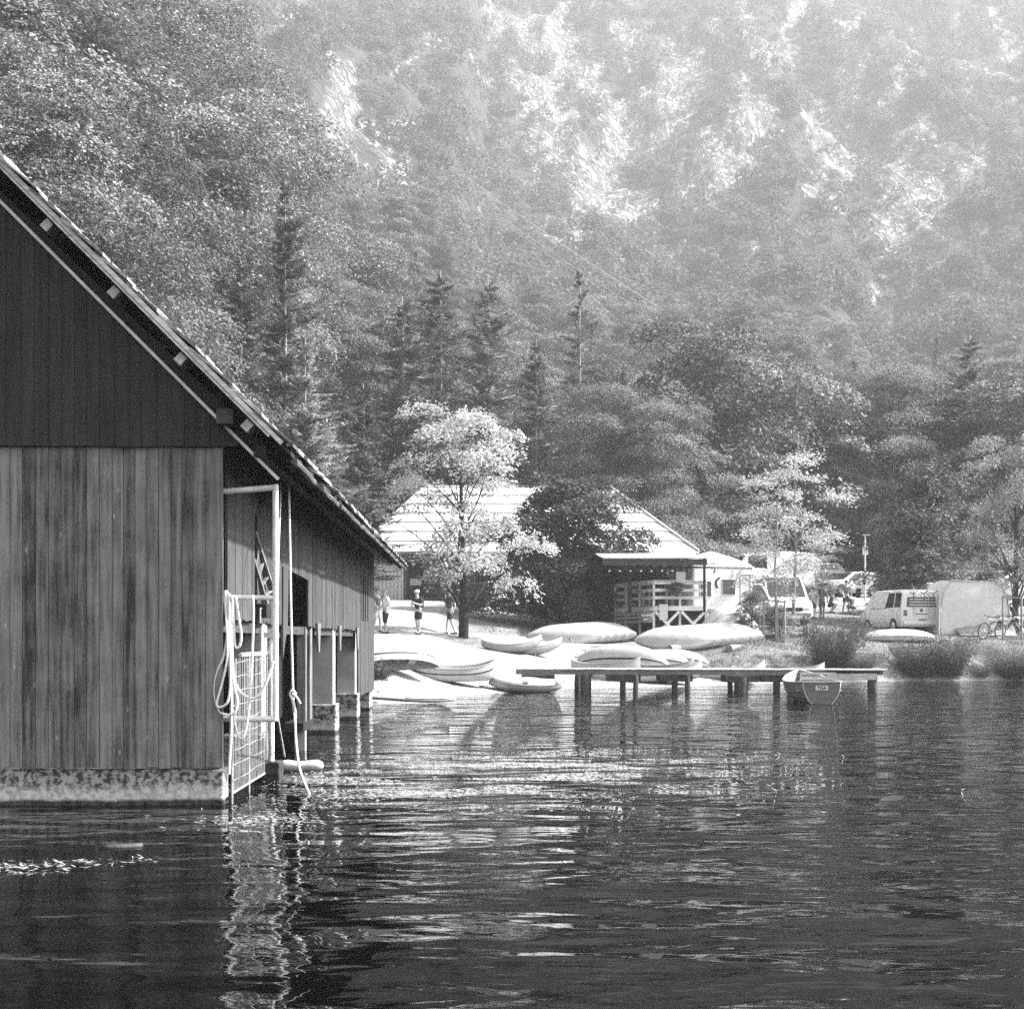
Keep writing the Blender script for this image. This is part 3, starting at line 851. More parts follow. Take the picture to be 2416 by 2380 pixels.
def rope(name, label, pts, r, n=8, closed=False):
    b = MB(); b.tube(smooth_path(pts, n), r, 7)
    P0 = Vector(pts[0])
    b.v = [tuple(Vector(p) - P0) for p in b.v]
    o = b.build(name, M['rope'], None, True); o.location = P0
    return tag(o, label, 'rope', None)
def ropes():
    Y = 14.28
    q = lambda u, v, dy=0: at(u, v, Y + dy)
    rope('rope', 'thick white hank of rope wound over the middle bar and hanging to the water', [q(536, 1402, .1), q(534, 1396, 0), q(532, 1405, -.06), q(537, 1460, -.05), q(540, 1560), q(545, 1640), q(545, 1720), q(541, 1800), q(540, 1826)], 0.017)
    rope('rope', 'white rope making the widest loop beside the mesh gate', [q(540, 1400, -.06), q(541, 1450, -.09), q(530, 1540, -.1), q(512, 1585, -.1), q(505, 1630, -.1), q(514, 1672, -.1), q(530, 1685, -.1), q(552, 1682, -.1), q(560, 1655, -.1), q(553, 1620, -.1), q(547, 1560, -.1), q(545, 1410, -.05)], 0.014)
    rope('rope', 'white rope forming the narrow inner loop of the hanging bundle', [q(530, 1404, -.06), q(536, 1500, -.12), q(535, 1560, -.12), q(520, 1625, -.12), q(511, 1660, -.12), q(520, 1668, -.12), q(538, 1652, -.12), q(544, 1590, -.12), q(540, 1480, -.1), q(538, 1404, -.06)], 0.012)
    rope('rope', 'white rope drooping from the bundle across to the pipe frame post', [q(548, 1404, -.07), q(549, 1560, -.07), q(560, 1620, -.07), q(585, 1645, -.06), q(608, 1642, -.05), q(630, 1605, -.05), q(645, 1560, -.04)], 0.014)
    rope('rope', 'white rope hanging from the middle bar in a low pointed loop', [q(596, 1404, -.05), q(598, 1440, -.06), q(596, 1520, -.06), q(590, 1640, -.06), q(580, 1720, -.06), q(567, 1742, -.06), q(556, 1715, -.06), q(550, 1680, -.06)], 0.012)
    rope('rope', 'short white loop of rope hooked behind the bundle at the middle bar', [q(555, 1404, -.06), q(562, 1450, -.05), q(569, 1500, -.05), q(564, 1525, -.05), q(554, 1520, -.05), q(551, 1450, -.05), q(548, 1404, -.06)], 0.013)
    rope('rope', 'thin white cord tying the floating fender to the pipe frame', [at(655, 1690, 14.6), at(662, 1730, 15.8), at(672, 1785, 17.6)], 0.009)
    k = [at(681, 1136, 16.2), at(684, 1300, 16.2), at(687, 1480, 16.1), at(691, 1632, 16.1), at(692, 1665, 16.1), at(696, 1700, 16.0), at(698, 1745, 15.9), at(705, 1805, 15.7), at(716, 1840, 15.5), at(731, 1876, 15.2)]
    rope('rope', 'long white rope hanging from the eaves down into the water', k, 0.014)
    b = MB(); c = at(690, 1636, 16.08)
    b.torus((0, 0, 0), 0.03, 0.014, 'y', 14, 6); b.tube(smooth_path([(0.0, -.02, 0.0), (0.05, -.02, -0.04), (0.09, -.02, -0.11)]), 0.014, 6)
    b.tube(smooth_path([(-0.015, -.02, -0.02), (0.012, -.02, -0.10), (0.03, -.02, -0.20), (0.035, -.02, -0.27)]), 0.018, 6)
    o = b.build('rope_knot', M['rope'], None, True); o.location = c
    tag(o, 'bulky knot tied in the long rope below the eaves', 'knot')
    rope('rope', 'thin straight white rope hanging close behind the pipe frame post', [at(662, 1138, 16), at(661, 1200, 15.8), at(657, 1300, 15.4), at(655, 1420, 15)], 0.010)
    # fender afloat
    f = thing('fender', 'white sausage shaped boat fender floating by the boathouse', 'fender', at(708, 1812, 17.9), 0.05)
    pts = [(-0.27, 0, .0), (-0.26, 0, .01), (-0.23, 0, .03), (-0.15, 0, .035), (-0.02, 0, .025), (0.10, 0, .03), (0.20, 0, .035), (0.26, 0, .03), (0.285, 0, .025)]
    b = MB(); b.tube(pts, [.012, .045, .066, .072, .062, .066, .072, .055, .02], 14); b.build('float_body', M['lightgrey'], f, True)
    b = MB(); b.tube([(-0.25, 0, .0), (-0.33, 0, -.01), (-0.34, 0, -.02)], [.035, .02, .012], 8); b.build('eyelet', M['dark'], f, True)
ropes()
# ------------------------------------------------------------------ trees
def leaf_mesh(name, C, Nn, T, ln, wd):
    """diamond leaves: centres C, normals Nn, long axes T, lengths ln, widths wd"""
    n = len(C)
    Nn = Nn / np.maximum(np.linalg.norm(Nn, axis=1, keepdims=True), 1e-6)
    T = T - Nn * (T * Nn).sum(1, keepdims=True)
    T = T / np.maximum(np.linalg.norm(T, axis=1, keepdims=True), 1e-6)
    B = np.cross(Nn, T)
    ln = np.broadcast_to(np.asarray(ln, float), (n,))[:, None]; wd = np.broadcast_to(np.asarray(wd, float), (n,))[:, None]
    V = np.empty((n, 4, 3))
    V[:, 0] = C - T * ln / 2; V[:, 1] = C + B * wd / 2 - T * ln * 0.08; V[:, 2] = C + T * ln / 2; V[:, 3] = C - B * wd / 2 - T * ln * 0.08
    return np_mesh(name, V.reshape(-1, 3), np.arange(n * 4).reshape(-1, 4))

def rdir(rg, n):
    v = rg.normal(size=(n, 3)); return v / np.linalg.norm(v, axis=1, keepdims=True)

def make_tree(name, label, cat, crown, wood_mb, leafmat, barkmat, group=None):
    t = thing(name, label, cat, (0, 0, -500), 0, group)
    wood_mb.build('trunk', barkmat, t, True)
    link('crown', crown, leafmat, t)
    return t

def broadleaf(seed, H, R, cb, nl, nspray, lps, leaf, asp=0.55, spray=0.7, droop=0.25, lump=0.34, up=0.75, trunk_r=0.22, gap=0.0, narrow=0.0, top=1.0, limbs=True, flat=.72, jit=.36):
    """trunk, limbs that end in leafy clumps; every clump is a cap of flat, slightly drooping sprays"""
    rg = np.random.default_rng(seed); rr = random.Random(seed)
    mb = MB()
    tp = [Vector((0, 0, -0.6))]; x = y = 0
    for k in range(1, 7):
        x += rr.uniform(-.03, .03) * H * .3; y += rr.uniform(-.03, .03) * H * .3
        tp.append(Vector((x, y, H * 0.86 * k / 6)))
    sp = smooth_path(tp, 3)
    mb.tube(sp, [trunk_r * (1.15 - 1.05 * i / (len(sp) - 1)) ** 1.0 + 0.012 for i in range(len(sp))], 8)
    def trunk_at(z):
        for a, b in zip(sp, sp[1:]):
            if b.z >= z: return a.lerp(b, (z - a.z) / max(b.z - a.z, 1e-6))
        return sp[-1]
    ends = []
    for i in range(nl):
        f = (i + rr.random()) / nl
        zc = cb + (H - cb) * (f ** 0.85)
        rel = (zc - cb) / (H - cb)
        rad = R * (max(0.0, 1 - (2 * rel - 0.75) ** 2 / 1.75) ** 0.5) * (1 - narrow * rel)
        an = i * 2.399 + rr.uniform(-.5, .5)
        rad *= rr.uniform(0.25, 1.08)
        e = Vector((math.cos(an) * rad, math.sin(an) * rad, zc)) + trunk_at(min(zc, H * .8)) * 1.0
        e.z = zc
        ends.append(e)
        if limbs:
            z0 = max(cb * 0.55, zc - rad * rr.uniform(0.5, 0.9) - 0.1 * H); z0 = min(z0, H * 0.8)
            s0 = trunk_at(z0)
            m1 = s0.lerp(e, 0.5) + Vector((rr.uniform(-.1, .1), rr.uniform(-.1, .1), rr.uniform(-.02, .10))) * rad
            pth = smooth_path([s0, m1, e], 4)
            r0 = trunk_r * 0.42 * (1 - 0.6 * rel)
            mb.tube(pth, [r0 * (1 - 0.85 * k / (len(pth) - 1)) for k in range(len(pth))], 5, False)
            for q in range(6):
                st = pth[rr.randrange(3, len(pth))]
                mb.tube([st, st + Vector((rr.uniform(-1, 1), rr.uniform(-1, 1), rr.uniform(-.3, .7))) * R * .28], [r0 * .3, r0 * .06], 4, False)
    ends = np.array([tuple(e) for e in ends])
    rl = R * lump * rg.uniform(0.7, 1.35, len(ends))
    li = rg.choice(len(ends), nspray, p=rl ** 2 / (rl ** 2).sum())
    d = rdir(rg, nspray); d[:, 2] = np.where(d[:, 2] < -0.15, -d[:, 2] * up, d[:, 2])
    rad = rg.uniform(0.62, 1.0, nspray) ** 0.45
    SC = ends[li] + d * (rl[li] * rad)[:, None] * np.array([1.15, 1.15, flat])
    out = SC - np.array([0, 0, (cb + H) / 2]); out[:, 2] *= 0.4
    out = out / np.maximum(np.linalg.norm(out, axis=1, keepdims=True), 1e-6)
    sn = np.array([0, 0, 1.0]) + out * droop * 1.6 + rg.normal(size=(nspray, 3)) * jit
    sn /= np.linalg.norm(sn, axis=1, keepdims=True)
    st = out + rg.normal(size=(nspray, 3)) * 0.5; st -= sn * (st * sn).sum(1, keepdims=True); st /= np.linalg.norm(st, axis=1, keepdims=True)
    sb = np.cross(sn, st)
    n = nspray * lps
    k = np.repeat(np.arange(nspray), lps)
    uu = rg.uniform(-1, 1, n); vv = rg.normal(0, 0.42, n) * (1 - 0.5 * np.abs(uu))
    sz = spray * rg.uniform(0.6, 1.3, nspray)
    C = SC[k] + st[k] * (uu * sz[k])[:, None] + sb[k] * (vv * sz[k])[:, None] - np.array([0, 0, 1.0]) * (np.clip(uu, 0, 1) ** 2 * sz[k] * droop)[:, None] + rg.normal(size=(n, 3)) * leaf * 0.35
    NN = sn[k] + rg.normal(size=(n, 3)) * 0.33
    T = st[k] * 0.8 + sb[k] * np.sign(vv)[:, None] * 0.7 + rg.normal(size=(n, 3)) * 0.4
    s = leaf * rg.uniform(0.65, 1.25, n)
    return leaf_mesh('crown', C, NN, T, s, s * asp), mb

def spruce(seed, H, R, base, gapw, per, leaf, trunk_r=0.2, sparse=0.0, dead=0.0, power=0.8):
    """straight trunk, whorls of drooping boughs with hanging twigs"""
    rg = np.random.default_rng(seed); rr = random.Random(seed)
    mb = MB()
    sp = [Vector((rr.uniform(-.03, .03), rr.uniform(-.03, .03), z)) for z in np.linspace(-0.6, H, 12)]
    mb.tube(sp, [trunk_r * (1 - 0.95 * i / 11) + 0.012 for i in range(12)], 8)
    C = []; NN = []; T = []; LN = []; WD = []
    z = base; lop = rr.uniform(0, 6)
    while z < H - 0.15:
        f = (z - base) / (H - base)
        Lr = R * (1 - f) ** power * (1 if f > 0.12 else 0.7 + 2.5 * f)
        for b in range(per):
            if rr.random() < sparse: continue
            an = rr.uniform(0, 2 * PI); L = max(0.25, Lr * rr.uniform(0.32, 1.22) * (1 + .22 * math.sin(an + lop))); zz = z + rr.uniform(-.5, .5) * gapw
            sl = rr.uniform(0.05, 0.35) * (1 - f) - 0.55 * f * rr.random()
            d = Vector((math.cos(an), math.sin(an), 0)); sd_ = Vector((-d.y, d.x, 0))
            P = lambda t: d * (L * t) + Vector((0, 0, zz - sl * L * t + 0.22 * L * max(0, t - .55) ** 2 * 2))
            mb.tube([P(0), P(.5), P(1)], [0.035 * (L / 3) + .008, .018 * (L / 3) + .005, .004], 4, False)
            ns = max(4, int(L / (leaf * 0.36)))
            for i in range(ns):
                t = (i + 0.6) / ns
                if t < 0.18: continue
                p = P(t); wl = L * 0.30 * (1.12 - t) + leaf * .45
                for s in (-1, 1):
                    for q in range(2):
                        ln = wl * rr.uniform(.6, 1.15)
                        tw = (sd_ * s * (1 if q == 0 else .45) + d * rr.uniform(.25, .75) + Vector((0, 0, -0.15 if q == 0 else rr.uniform(-1.3, -.5)))).normalized()
                        C.append(p + tw * ln * .5); T.append(tw); LN.append(ln); WD.append(leaf * rr.uniform(.28, .5))
                        NN.append(Vector((0, 0, 1)) + d * .3 + Vector((rr.uniform(-.6, .6), rr.uniform(-.6, .6), rr.uniform(-.2, .3))))
                C.append(p + Vector((0, 0, .03))); T.append(d); LN.append(leaf * 1.1); WD.append(leaf * .45); NN.append(Vector((rr.uniform(-.4, .4), rr.uniform(-.4, .4), 1)))
        z += gapw * rr.uniform(.4, 1.7)
    zd = 0.8
    while zd < base and dead > 0:
        if rr.random() < dead:
            an = rr.uniform(0, 2 * PI); L = rr.uniform(.5, 1.9)
            mb.tube([(0, 0, zd), (math.cos(an) * L, math.sin(an) * L, zd - .12 * L)], [.02, .004], 4, False)
        zd += .22
    A = lambda q: np.array([tuple(p) for p in q])
    return leaf_mesh('crown', A(C), A(NN), A(T), np.array(LN), np.array(WD)), mb

PROTO = {}
def proto(key, name, maker, leafmat, barkmat):
    crown, mb = maker
    t = thing(name, 'x', 'tree', (0, 0, 0))
    tr = mb.build('trunk', barkmat, t, True)
    cr = link('crown', crown, leafmat, t)
    PROTO[key] = [t, False]

proto('beech', 'broadleaf_tree', broadleaf(1, 20, 7.4, 3.0, 40, 3000, 30, .19, spray=1.05, droop=.45, lump=.30, trunk_r=.30, flat=.42, jit=.25), M['leaf'], M['barkpale'])
proto('beech2', 'broadleaf_tree', broadleaf(2, 22, 8.0, 4.0, 36, 3000, 30, .20, spray=1.1, droop=.4, lump=.29, trunk_r=.32, flat=.5, jit=.25), M['leaf'], M['barkpale'])
proto('spruce', 'spruce_tree', spruce(3, 24, 4.2, 2.0, .40, 7, .24, .24, dead=.8, power=.7), M['needle'], M['barkpale'])
proto('spruce2', 'spruce_tree', spruce(4, 22, 3.8, 3.0, .42, 7, .27, .20, sparse=.1, dead=.9, power=.62), M['needle'], M['barkpale'])
proto('brightspruce', 'spruce_tree', spruce(23, 18, 4.0, 1.0, .42, 7, .26, .2, dead=.6, power=.6), M['needlebright'], M['barkpale'])
proto('thinspruce', 'spruce_tree', spruce(5, 24, 2.6, 11.0, .6, 5, .4, .22, sparse=.3, dead=.95, power=.6), M['needle'], M['barkpale'])
proto('mapl', 'maple_tree', broadleaf(6, 9.4, 3.9, 1.7, 26, 1150, 14, .155, .6, spray=.46, droop=.3, lump=.21, flat=.8, trunk_r=.20), M['leafbright'], M['barkdark'])
proto('densemaple', 'maple_tree', broadleaf(7, 6.6, 2.9, .5, 36, 3000, 16, .17, .6, spray=.42, droop=.35, lump=.34, trunk_r=.24), M['leafdark'], M['barkdark'])
proto('sapling', 'young_tree', broadleaf(8, 6.6, 1.7, 1.6, 16, 330, 13, .125, .5, spray=.42, droop=.2, lump=.26, trunk_r=.055), M['leafbright'], M['barkpale'])
proto('bushy', 'bushy_tree', broadleaf(9, 6.0, 2.1, .2, 34, 1300, 12, .17, .5, spray=.34, droop=.2, lump=.34, trunk_r=.09, narrow=.45), M['leaf'], M['bark'])
proto('mid1', 'broadleaf_tree', broadleaf(10, 14, 5.2, 2.0, 28, 1300, 18, .29, spray=.85, flat=.55, jit=.28, droop=.3, lump=.33, trunk_r=.2), M['leaf'], M['barkdark'])
proto('mid2', 'broadleaf_tree', broadleaf(12, 13, 6.0, 1.6, 28, 1300, 18, .30, spray=.85, flat=.6, jit=.28, droop=.3, lump=.35, trunk_r=.2), M['leaf'], M['barkdark'])
proto('mid3', 'broadleaf_tree', broadleaf(13, 16, 4.8, 2.4, 30, 1300, 18, .29, spray=.85, flat=.55, jit=.28, droop=.3, lump=.33, trunk_r=.2, narrow=.3), M['leaf'], M['barkdark'])
proto('midspruce', 'spruce_tree', spruce(14, 18, 3.1, 1.5, .6, 5, .55, .18, sparse=.1), M['needle'], M['bark'])

def plant(key, loc, scale=1.0, rz=None, label=None, cat='tree', group=None, mat=None):
    p = PROTO[key]
    rz = random.uniform(0, 6.28) if rz is None else rz
    sc = scale if isinstance(scale, (tuple, list)) else (scale,) * 3
    if not p[1]:
        o = p[0]; p[1] = True
        o.location = loc; o.rotation_euler = (0, 0, rz); o.scale = sc
    else:
        o = dup(p[0], loc, rz, sc)
        if 'group' in o and not group: del o['group']
    o['label'] = label; o['category'] = cat
    if group: o['group'] = group
    return o

def by_top(key, u, vtop, Y, H0, label, wide=1.0, rz=None, group=None, cat='tree'):
    """a tree standing in column u at depth Y whose top reaches photo row vtop"""
    g = gu(u, Y)
    H = CH - (vtop - VH) / FPX * Y - g.z
    s = H / H0
    return plant(key, g, (s * wide, s * wide, s), rz, label, cat, group)

# trees one can tell apart -----------------------------------------------------
by_top('mapl', 1093, 975, 57.0, 9.4, 'sunlit pale maple with dark trunk between the path and the moored canoes', rz=.4)
_g = gp(1322, 1484, 50, 80); by_top('densemaple', 1330, 1150, _g.y, 6.6, 'dense dark maple hiding the lodge beside the stacked kayaks', wide=1.15, rz=1.2)
by_top('spruce', 672, 425, 64, 24, 'tall spruce with long pale trunk rising over the boathouse eaves', wide=.92, rz=.3)
by_top('spruce2', 858, 905, 70, 22, 'dark small spruce beside the lodge roof with dead lower twigs', wide=1.5, rz=2)
by_top('brightspruce', 720, 790, 56, 18, 'bright sunlit spruce with drooping boughs just above the boathouse eave', wide=1.0, rz=4)
by_top('spruce2', 1040, 640, 98, 22, 'slender dark spruce behind the pale maple', wide=1.3, rz=1)
by_top('spruce2', 1152, 655, 104, 22, 'second slender spruce behind the lodge, nearer the bare trunked one', wide=1.3, rz=2.2)
by_top('thinspruce', 1368, 640, 108, 24, 'tall thin spruce with a long bare pale trunk behind the lodge', rz=.7)
by_top('spruce2', 950, 700, 92, 22, 'dark spruce filling the gap above the lodge ridge', wide=1.5, rz=3)
by_top('spruce', 1265, 800, 92, 24, 'broad sunlit spruce behind the dense dark maple', wide=1.2, rz=5)
by_top('spruce', 570, 620, 62, 24, 'shaded spruce close behind the tallest pale trunked spruce', wide=1.1, rz=1.9)
by_top('spruce2', 2290, 790, 108, 22, 'lone dark spruce above the tent with its trunk showing', wide=1.3, rz=1.4)
by_top('spruce2', 1915, 860, 112, 22, 'narrow dark spruce between the rounded crowns over the car park', wide=1.0, rz=2.4)
by_top('mid1', 1640, 790, 104, 14, 'large layered broadleaf tree with a high pale top behind the terrace', wide=.9, rz=.5)
by_top('mid2', 1810, 905, 106, 13, 'round pale crowned tree behind the staked sapling', wide=.9, rz=1)
by_top('beech', 2090, 880, 110, 20, 'wide dark beech behind the parked cars', wide=1.1, rz=2)
by_top('beech', 1560, 960, 96, 20, 'dark beech touching the end of the lodge roof', wide=1.0, rz=3.3)
by_top('beech2', 1930, 980, 108, 22, 'deep shaded beech overhanging the parked wagon', wide=1.1, rz=4.4)
by_top('beech2', 1440, 930, 98, 22, 'beech standing directly behind the lodge hip', wide=1.0, rz=.9)
by_top('mid3', 2400, 900, 104, 16, 'bright tall tree at the edge of the car park beyond the tent', wide=1.2, rz=1)
by_top('mid2', 2260, 950, 112, 13, 'rounded tree behind the lone dark spruce', wide=1.2, rz=2)
by_top('bushy', 2182, 1112, 72, 6.0, 'bushy young tree with a pointed top behind the white van', wide=.95, rz=1)
by_top('bushy', 2165, 1225, 70, 6.0, 'smaller bright bush in front of the pointed bushy tree', wide=.95, rz=3)
by_top('mapl', 2398, 1040, 66, 9.4, 'full leaved maple tied to a stake rail beyond the bicycles', wide=.72, rz=2)
by_top('sapling', 1836, 1120, 60, 6.6, 'young staked tree with pale thin stem in front of the white vehicles', wide=.95, rz=.3)
by_top('sapling', 1872, 1075, 66, 6.6, 'taller young tree with a leaning pale stem behind the staked one', wide=1.1, rz=2.5)
by_top('sapling', 1935, 1265, 72, 6.6, 'low young tree with bright outstretched boughs by the parked wagon', wide=1.25, rz=4)
by_top('bushy', 1905, 1385, 76, 6.0, 'rounded shrub between the walkers and the silver car', wide=1.2, rz=4)
by_top('bushy', 2090, 1360, 76, 6.0, 'low shrub below the sign post', wide=1.3, rz=.4)
by_top('bushy', 1775, 1400, 61.5, 6.0, 'small leafy shrub before the camper', wide=1.2, rz=.4)
by_top('bushy', 1835, 1430, 60.6, 6.0, 'young shrub growing inside the sapling stakes', wide=1.3, rz=5)
by_top('bushy', 1362, 1400, 65, 6.0, 'leafy shrub at the foot of the dense dark maple', wide=1.0, rz=2)
for u, vt, Y, lb in ((2250, 1330, 80, 'shrub behind the tent in the hedge of the car park, tallest'), (2330, 1345, 80, 'shrub of the car park hedge beyond the tent ridge'), (2400, 1330, 84, 'shrub at the far end of the car park hedge'), (2130, 1355, 82, 'shrub of the car park hedge nearest the trailer')):
    by_top('bushy', u, vt, Y, 6.0, lb, wide=1.7)

# broadleaf trees on the slope behind the boathouse
LB = 'layered broadleaf tree climbing the slope behind the boathouse roof'
for k, (u, vt, Y) in enumerate(((60, 230, 48), (200, 300, 52), (270, 420, 58), (160, 540, 44), (30, 470, 42), (-60, 330, 52),
                                (150, 40, 72), (330, 130, 80), (20, -40, 66), (440, 200, 88), (250, -120, 92), (560, 360, 100), (400, -30, 106), (90, -160, 90), (520, 230, 116), (450, 400, 76), (640, 480, 112),
                                (-120, 120, 58), (-160, 300, 46), (-230, -60, 74), (-60, -250, 100), (-330, 150, 60), (730, 640, 112), (800, 690, 120), (700, 540, 126), (600, 320, 130), (540, 520, 82))):
    key = ('beech', 'beech2')[k % 2]
    g = gu(u, Y); top = CH - (vt - VH) / FPX * Y
    H = min(max(top - g.z, 9), 25)
    s = H / (20 if key == 'beech' else 22)
    wd = max(.62, 1.0 if Y > 60 else .85)
    plant(key, (g.x, g.y, top - H), (max(s, .75) * wd, max(s, .75) * wd, s), None, LB, 'tree', 'broadleaf trees behind the boathouse')

# the wooded slope: trees still told apart
rs = np.random.default_rng(77)
pts = []
yy = 112.0
while yy < 268:
    a = -0.17 if yy < 200 else -0.36
    while a < 0.385:
        sp = 7.6 + (yy - 112) * 0.018
        aa = a + rs.uniform(-.3, .3) * sp / yy; Yq = yy + rs.uniform(-.32, .32) * sp
        pts.append((aa * Yq, Yq))
        a += sp / yy * 1.06
    yy += (7.6 + (yy - 112) * 0.018) * 1.04
cand = []
for X, Y in pts:
    if rock_mask(np.array([X]), np.array([Y]), ground(np.array([X]), np.array([Y])))[0] > .55: continue
    cand.append((X, Y))
random.Random(3).shuffle(cand)
cand = cand[:285]
for k, (X, Y) in enumerate(cand):
    r = random.Random(1000 + k)
    if r.random() < .16 and Y < 190:
        plant('midspruce', (X, Y, gz(X, Y) - .2), r.uniform(.65, .95), r.uniform(0, 6), 'dark pointed spruce scattered among rounded crowns of the wooded slope', 'tree', 'spruces on the wooded slope')
    else:
        s = r.uniform(.62, .98)
        plant(('mid1', 'mid2', 'mid3')[k % 3], (X, Y, gz(X, Y) - .2), (s * r.uniform(.85, 1.1), s * r.uniform(.85, 1.1), s), r.uniform(0, 6), 'rounded broadleaf crown among the massed trees of the wooded slope', 'tree', 'broadleaf trees on the wooded slope')

# the mountain forest, one mass
def far_forest():
    rg = np.random.default_rng(5)
    allC, allN, allT, allS = [], [], [], []
    def band(y0, y1, sp, nq, q, R, Hh, amax):
        n = int(amax * (y1 * y1 - y0 * y0) / (sp * sp))
        Y = np.sqrt(rg.uniform(y0 * y0, y1 * y1, n)); X = rg.uniform(-amax, amax, n) * Y
        Z = ground(X, Y)
        rk = rock_mask(X, Y, Z)
        keep = rg.uniform(0, 1, n) > sstep(.3, .8, rk) * 0.85
        X, Y, Z, rk = X[keep], Y[keep], Z[keep], rk[keep]
        n = len(X)
        sc = rg.uniform(.6, 1.25, n) * (1 - .72 * np.clip(rk, 0, 1))
        k = np.repeat(np.arange(n), nq)
        d = rdir(rg, n * nq); d[:, 2] = np.where(d[:, 2] < -.2, -d[:, 2], d[:, 2])
        rad = rg.uniform(.7, 1.02, n * nq)
        lob = 1 + .28 * np.sin(3 * np.arctan2(d[:, 1], d[:, 0]) + k * 1.7) * (1 - d[:, 2] ** 2)
        C = np.stack([X[k], Y[k], Z[k]], 1) + np.stack([d[:, 0] * R * lob, d[:, 1] * R * lob, Hh * .62 + d[:, 2] * Hh * .42], 1) * (sc[k] * rad)[:, None]
        allC.append(C); allN.append(d * .55 + np.array([0, 0, .55]) + rg.normal(size=d.shape) * .4); allT.append(rg.normal(size=d.shape)); allS.append(q * sc[k] * rg.uniform(.6, 1.3, n * nq))
    band(258, 400, 5.6, 170, .95, 3.5, 8.5, .5)
    band(400, 560, 5.2, 100, 1.05, 2.9, 6.5, .5)
    band(560, 760, 5.4, 60, 1.2, 2.9, 6.0, .5)
    band(760, 1000, 9, 24, 2.4, 4.2, 6.0, .6)
    C = np.concatenate(allC); Nn = np.concatenate(allN); T = np.concatenate(allT); s = np.concatenate(allS)
    me = leaf_mesh('mountain_forest', C, Nn, T, s, s * .75)
    tag(link('mountain_forest', me, M['forestfar']), 'hazy forest clothing the mountainside around the pale crags', kind='stuff')
far_forest()
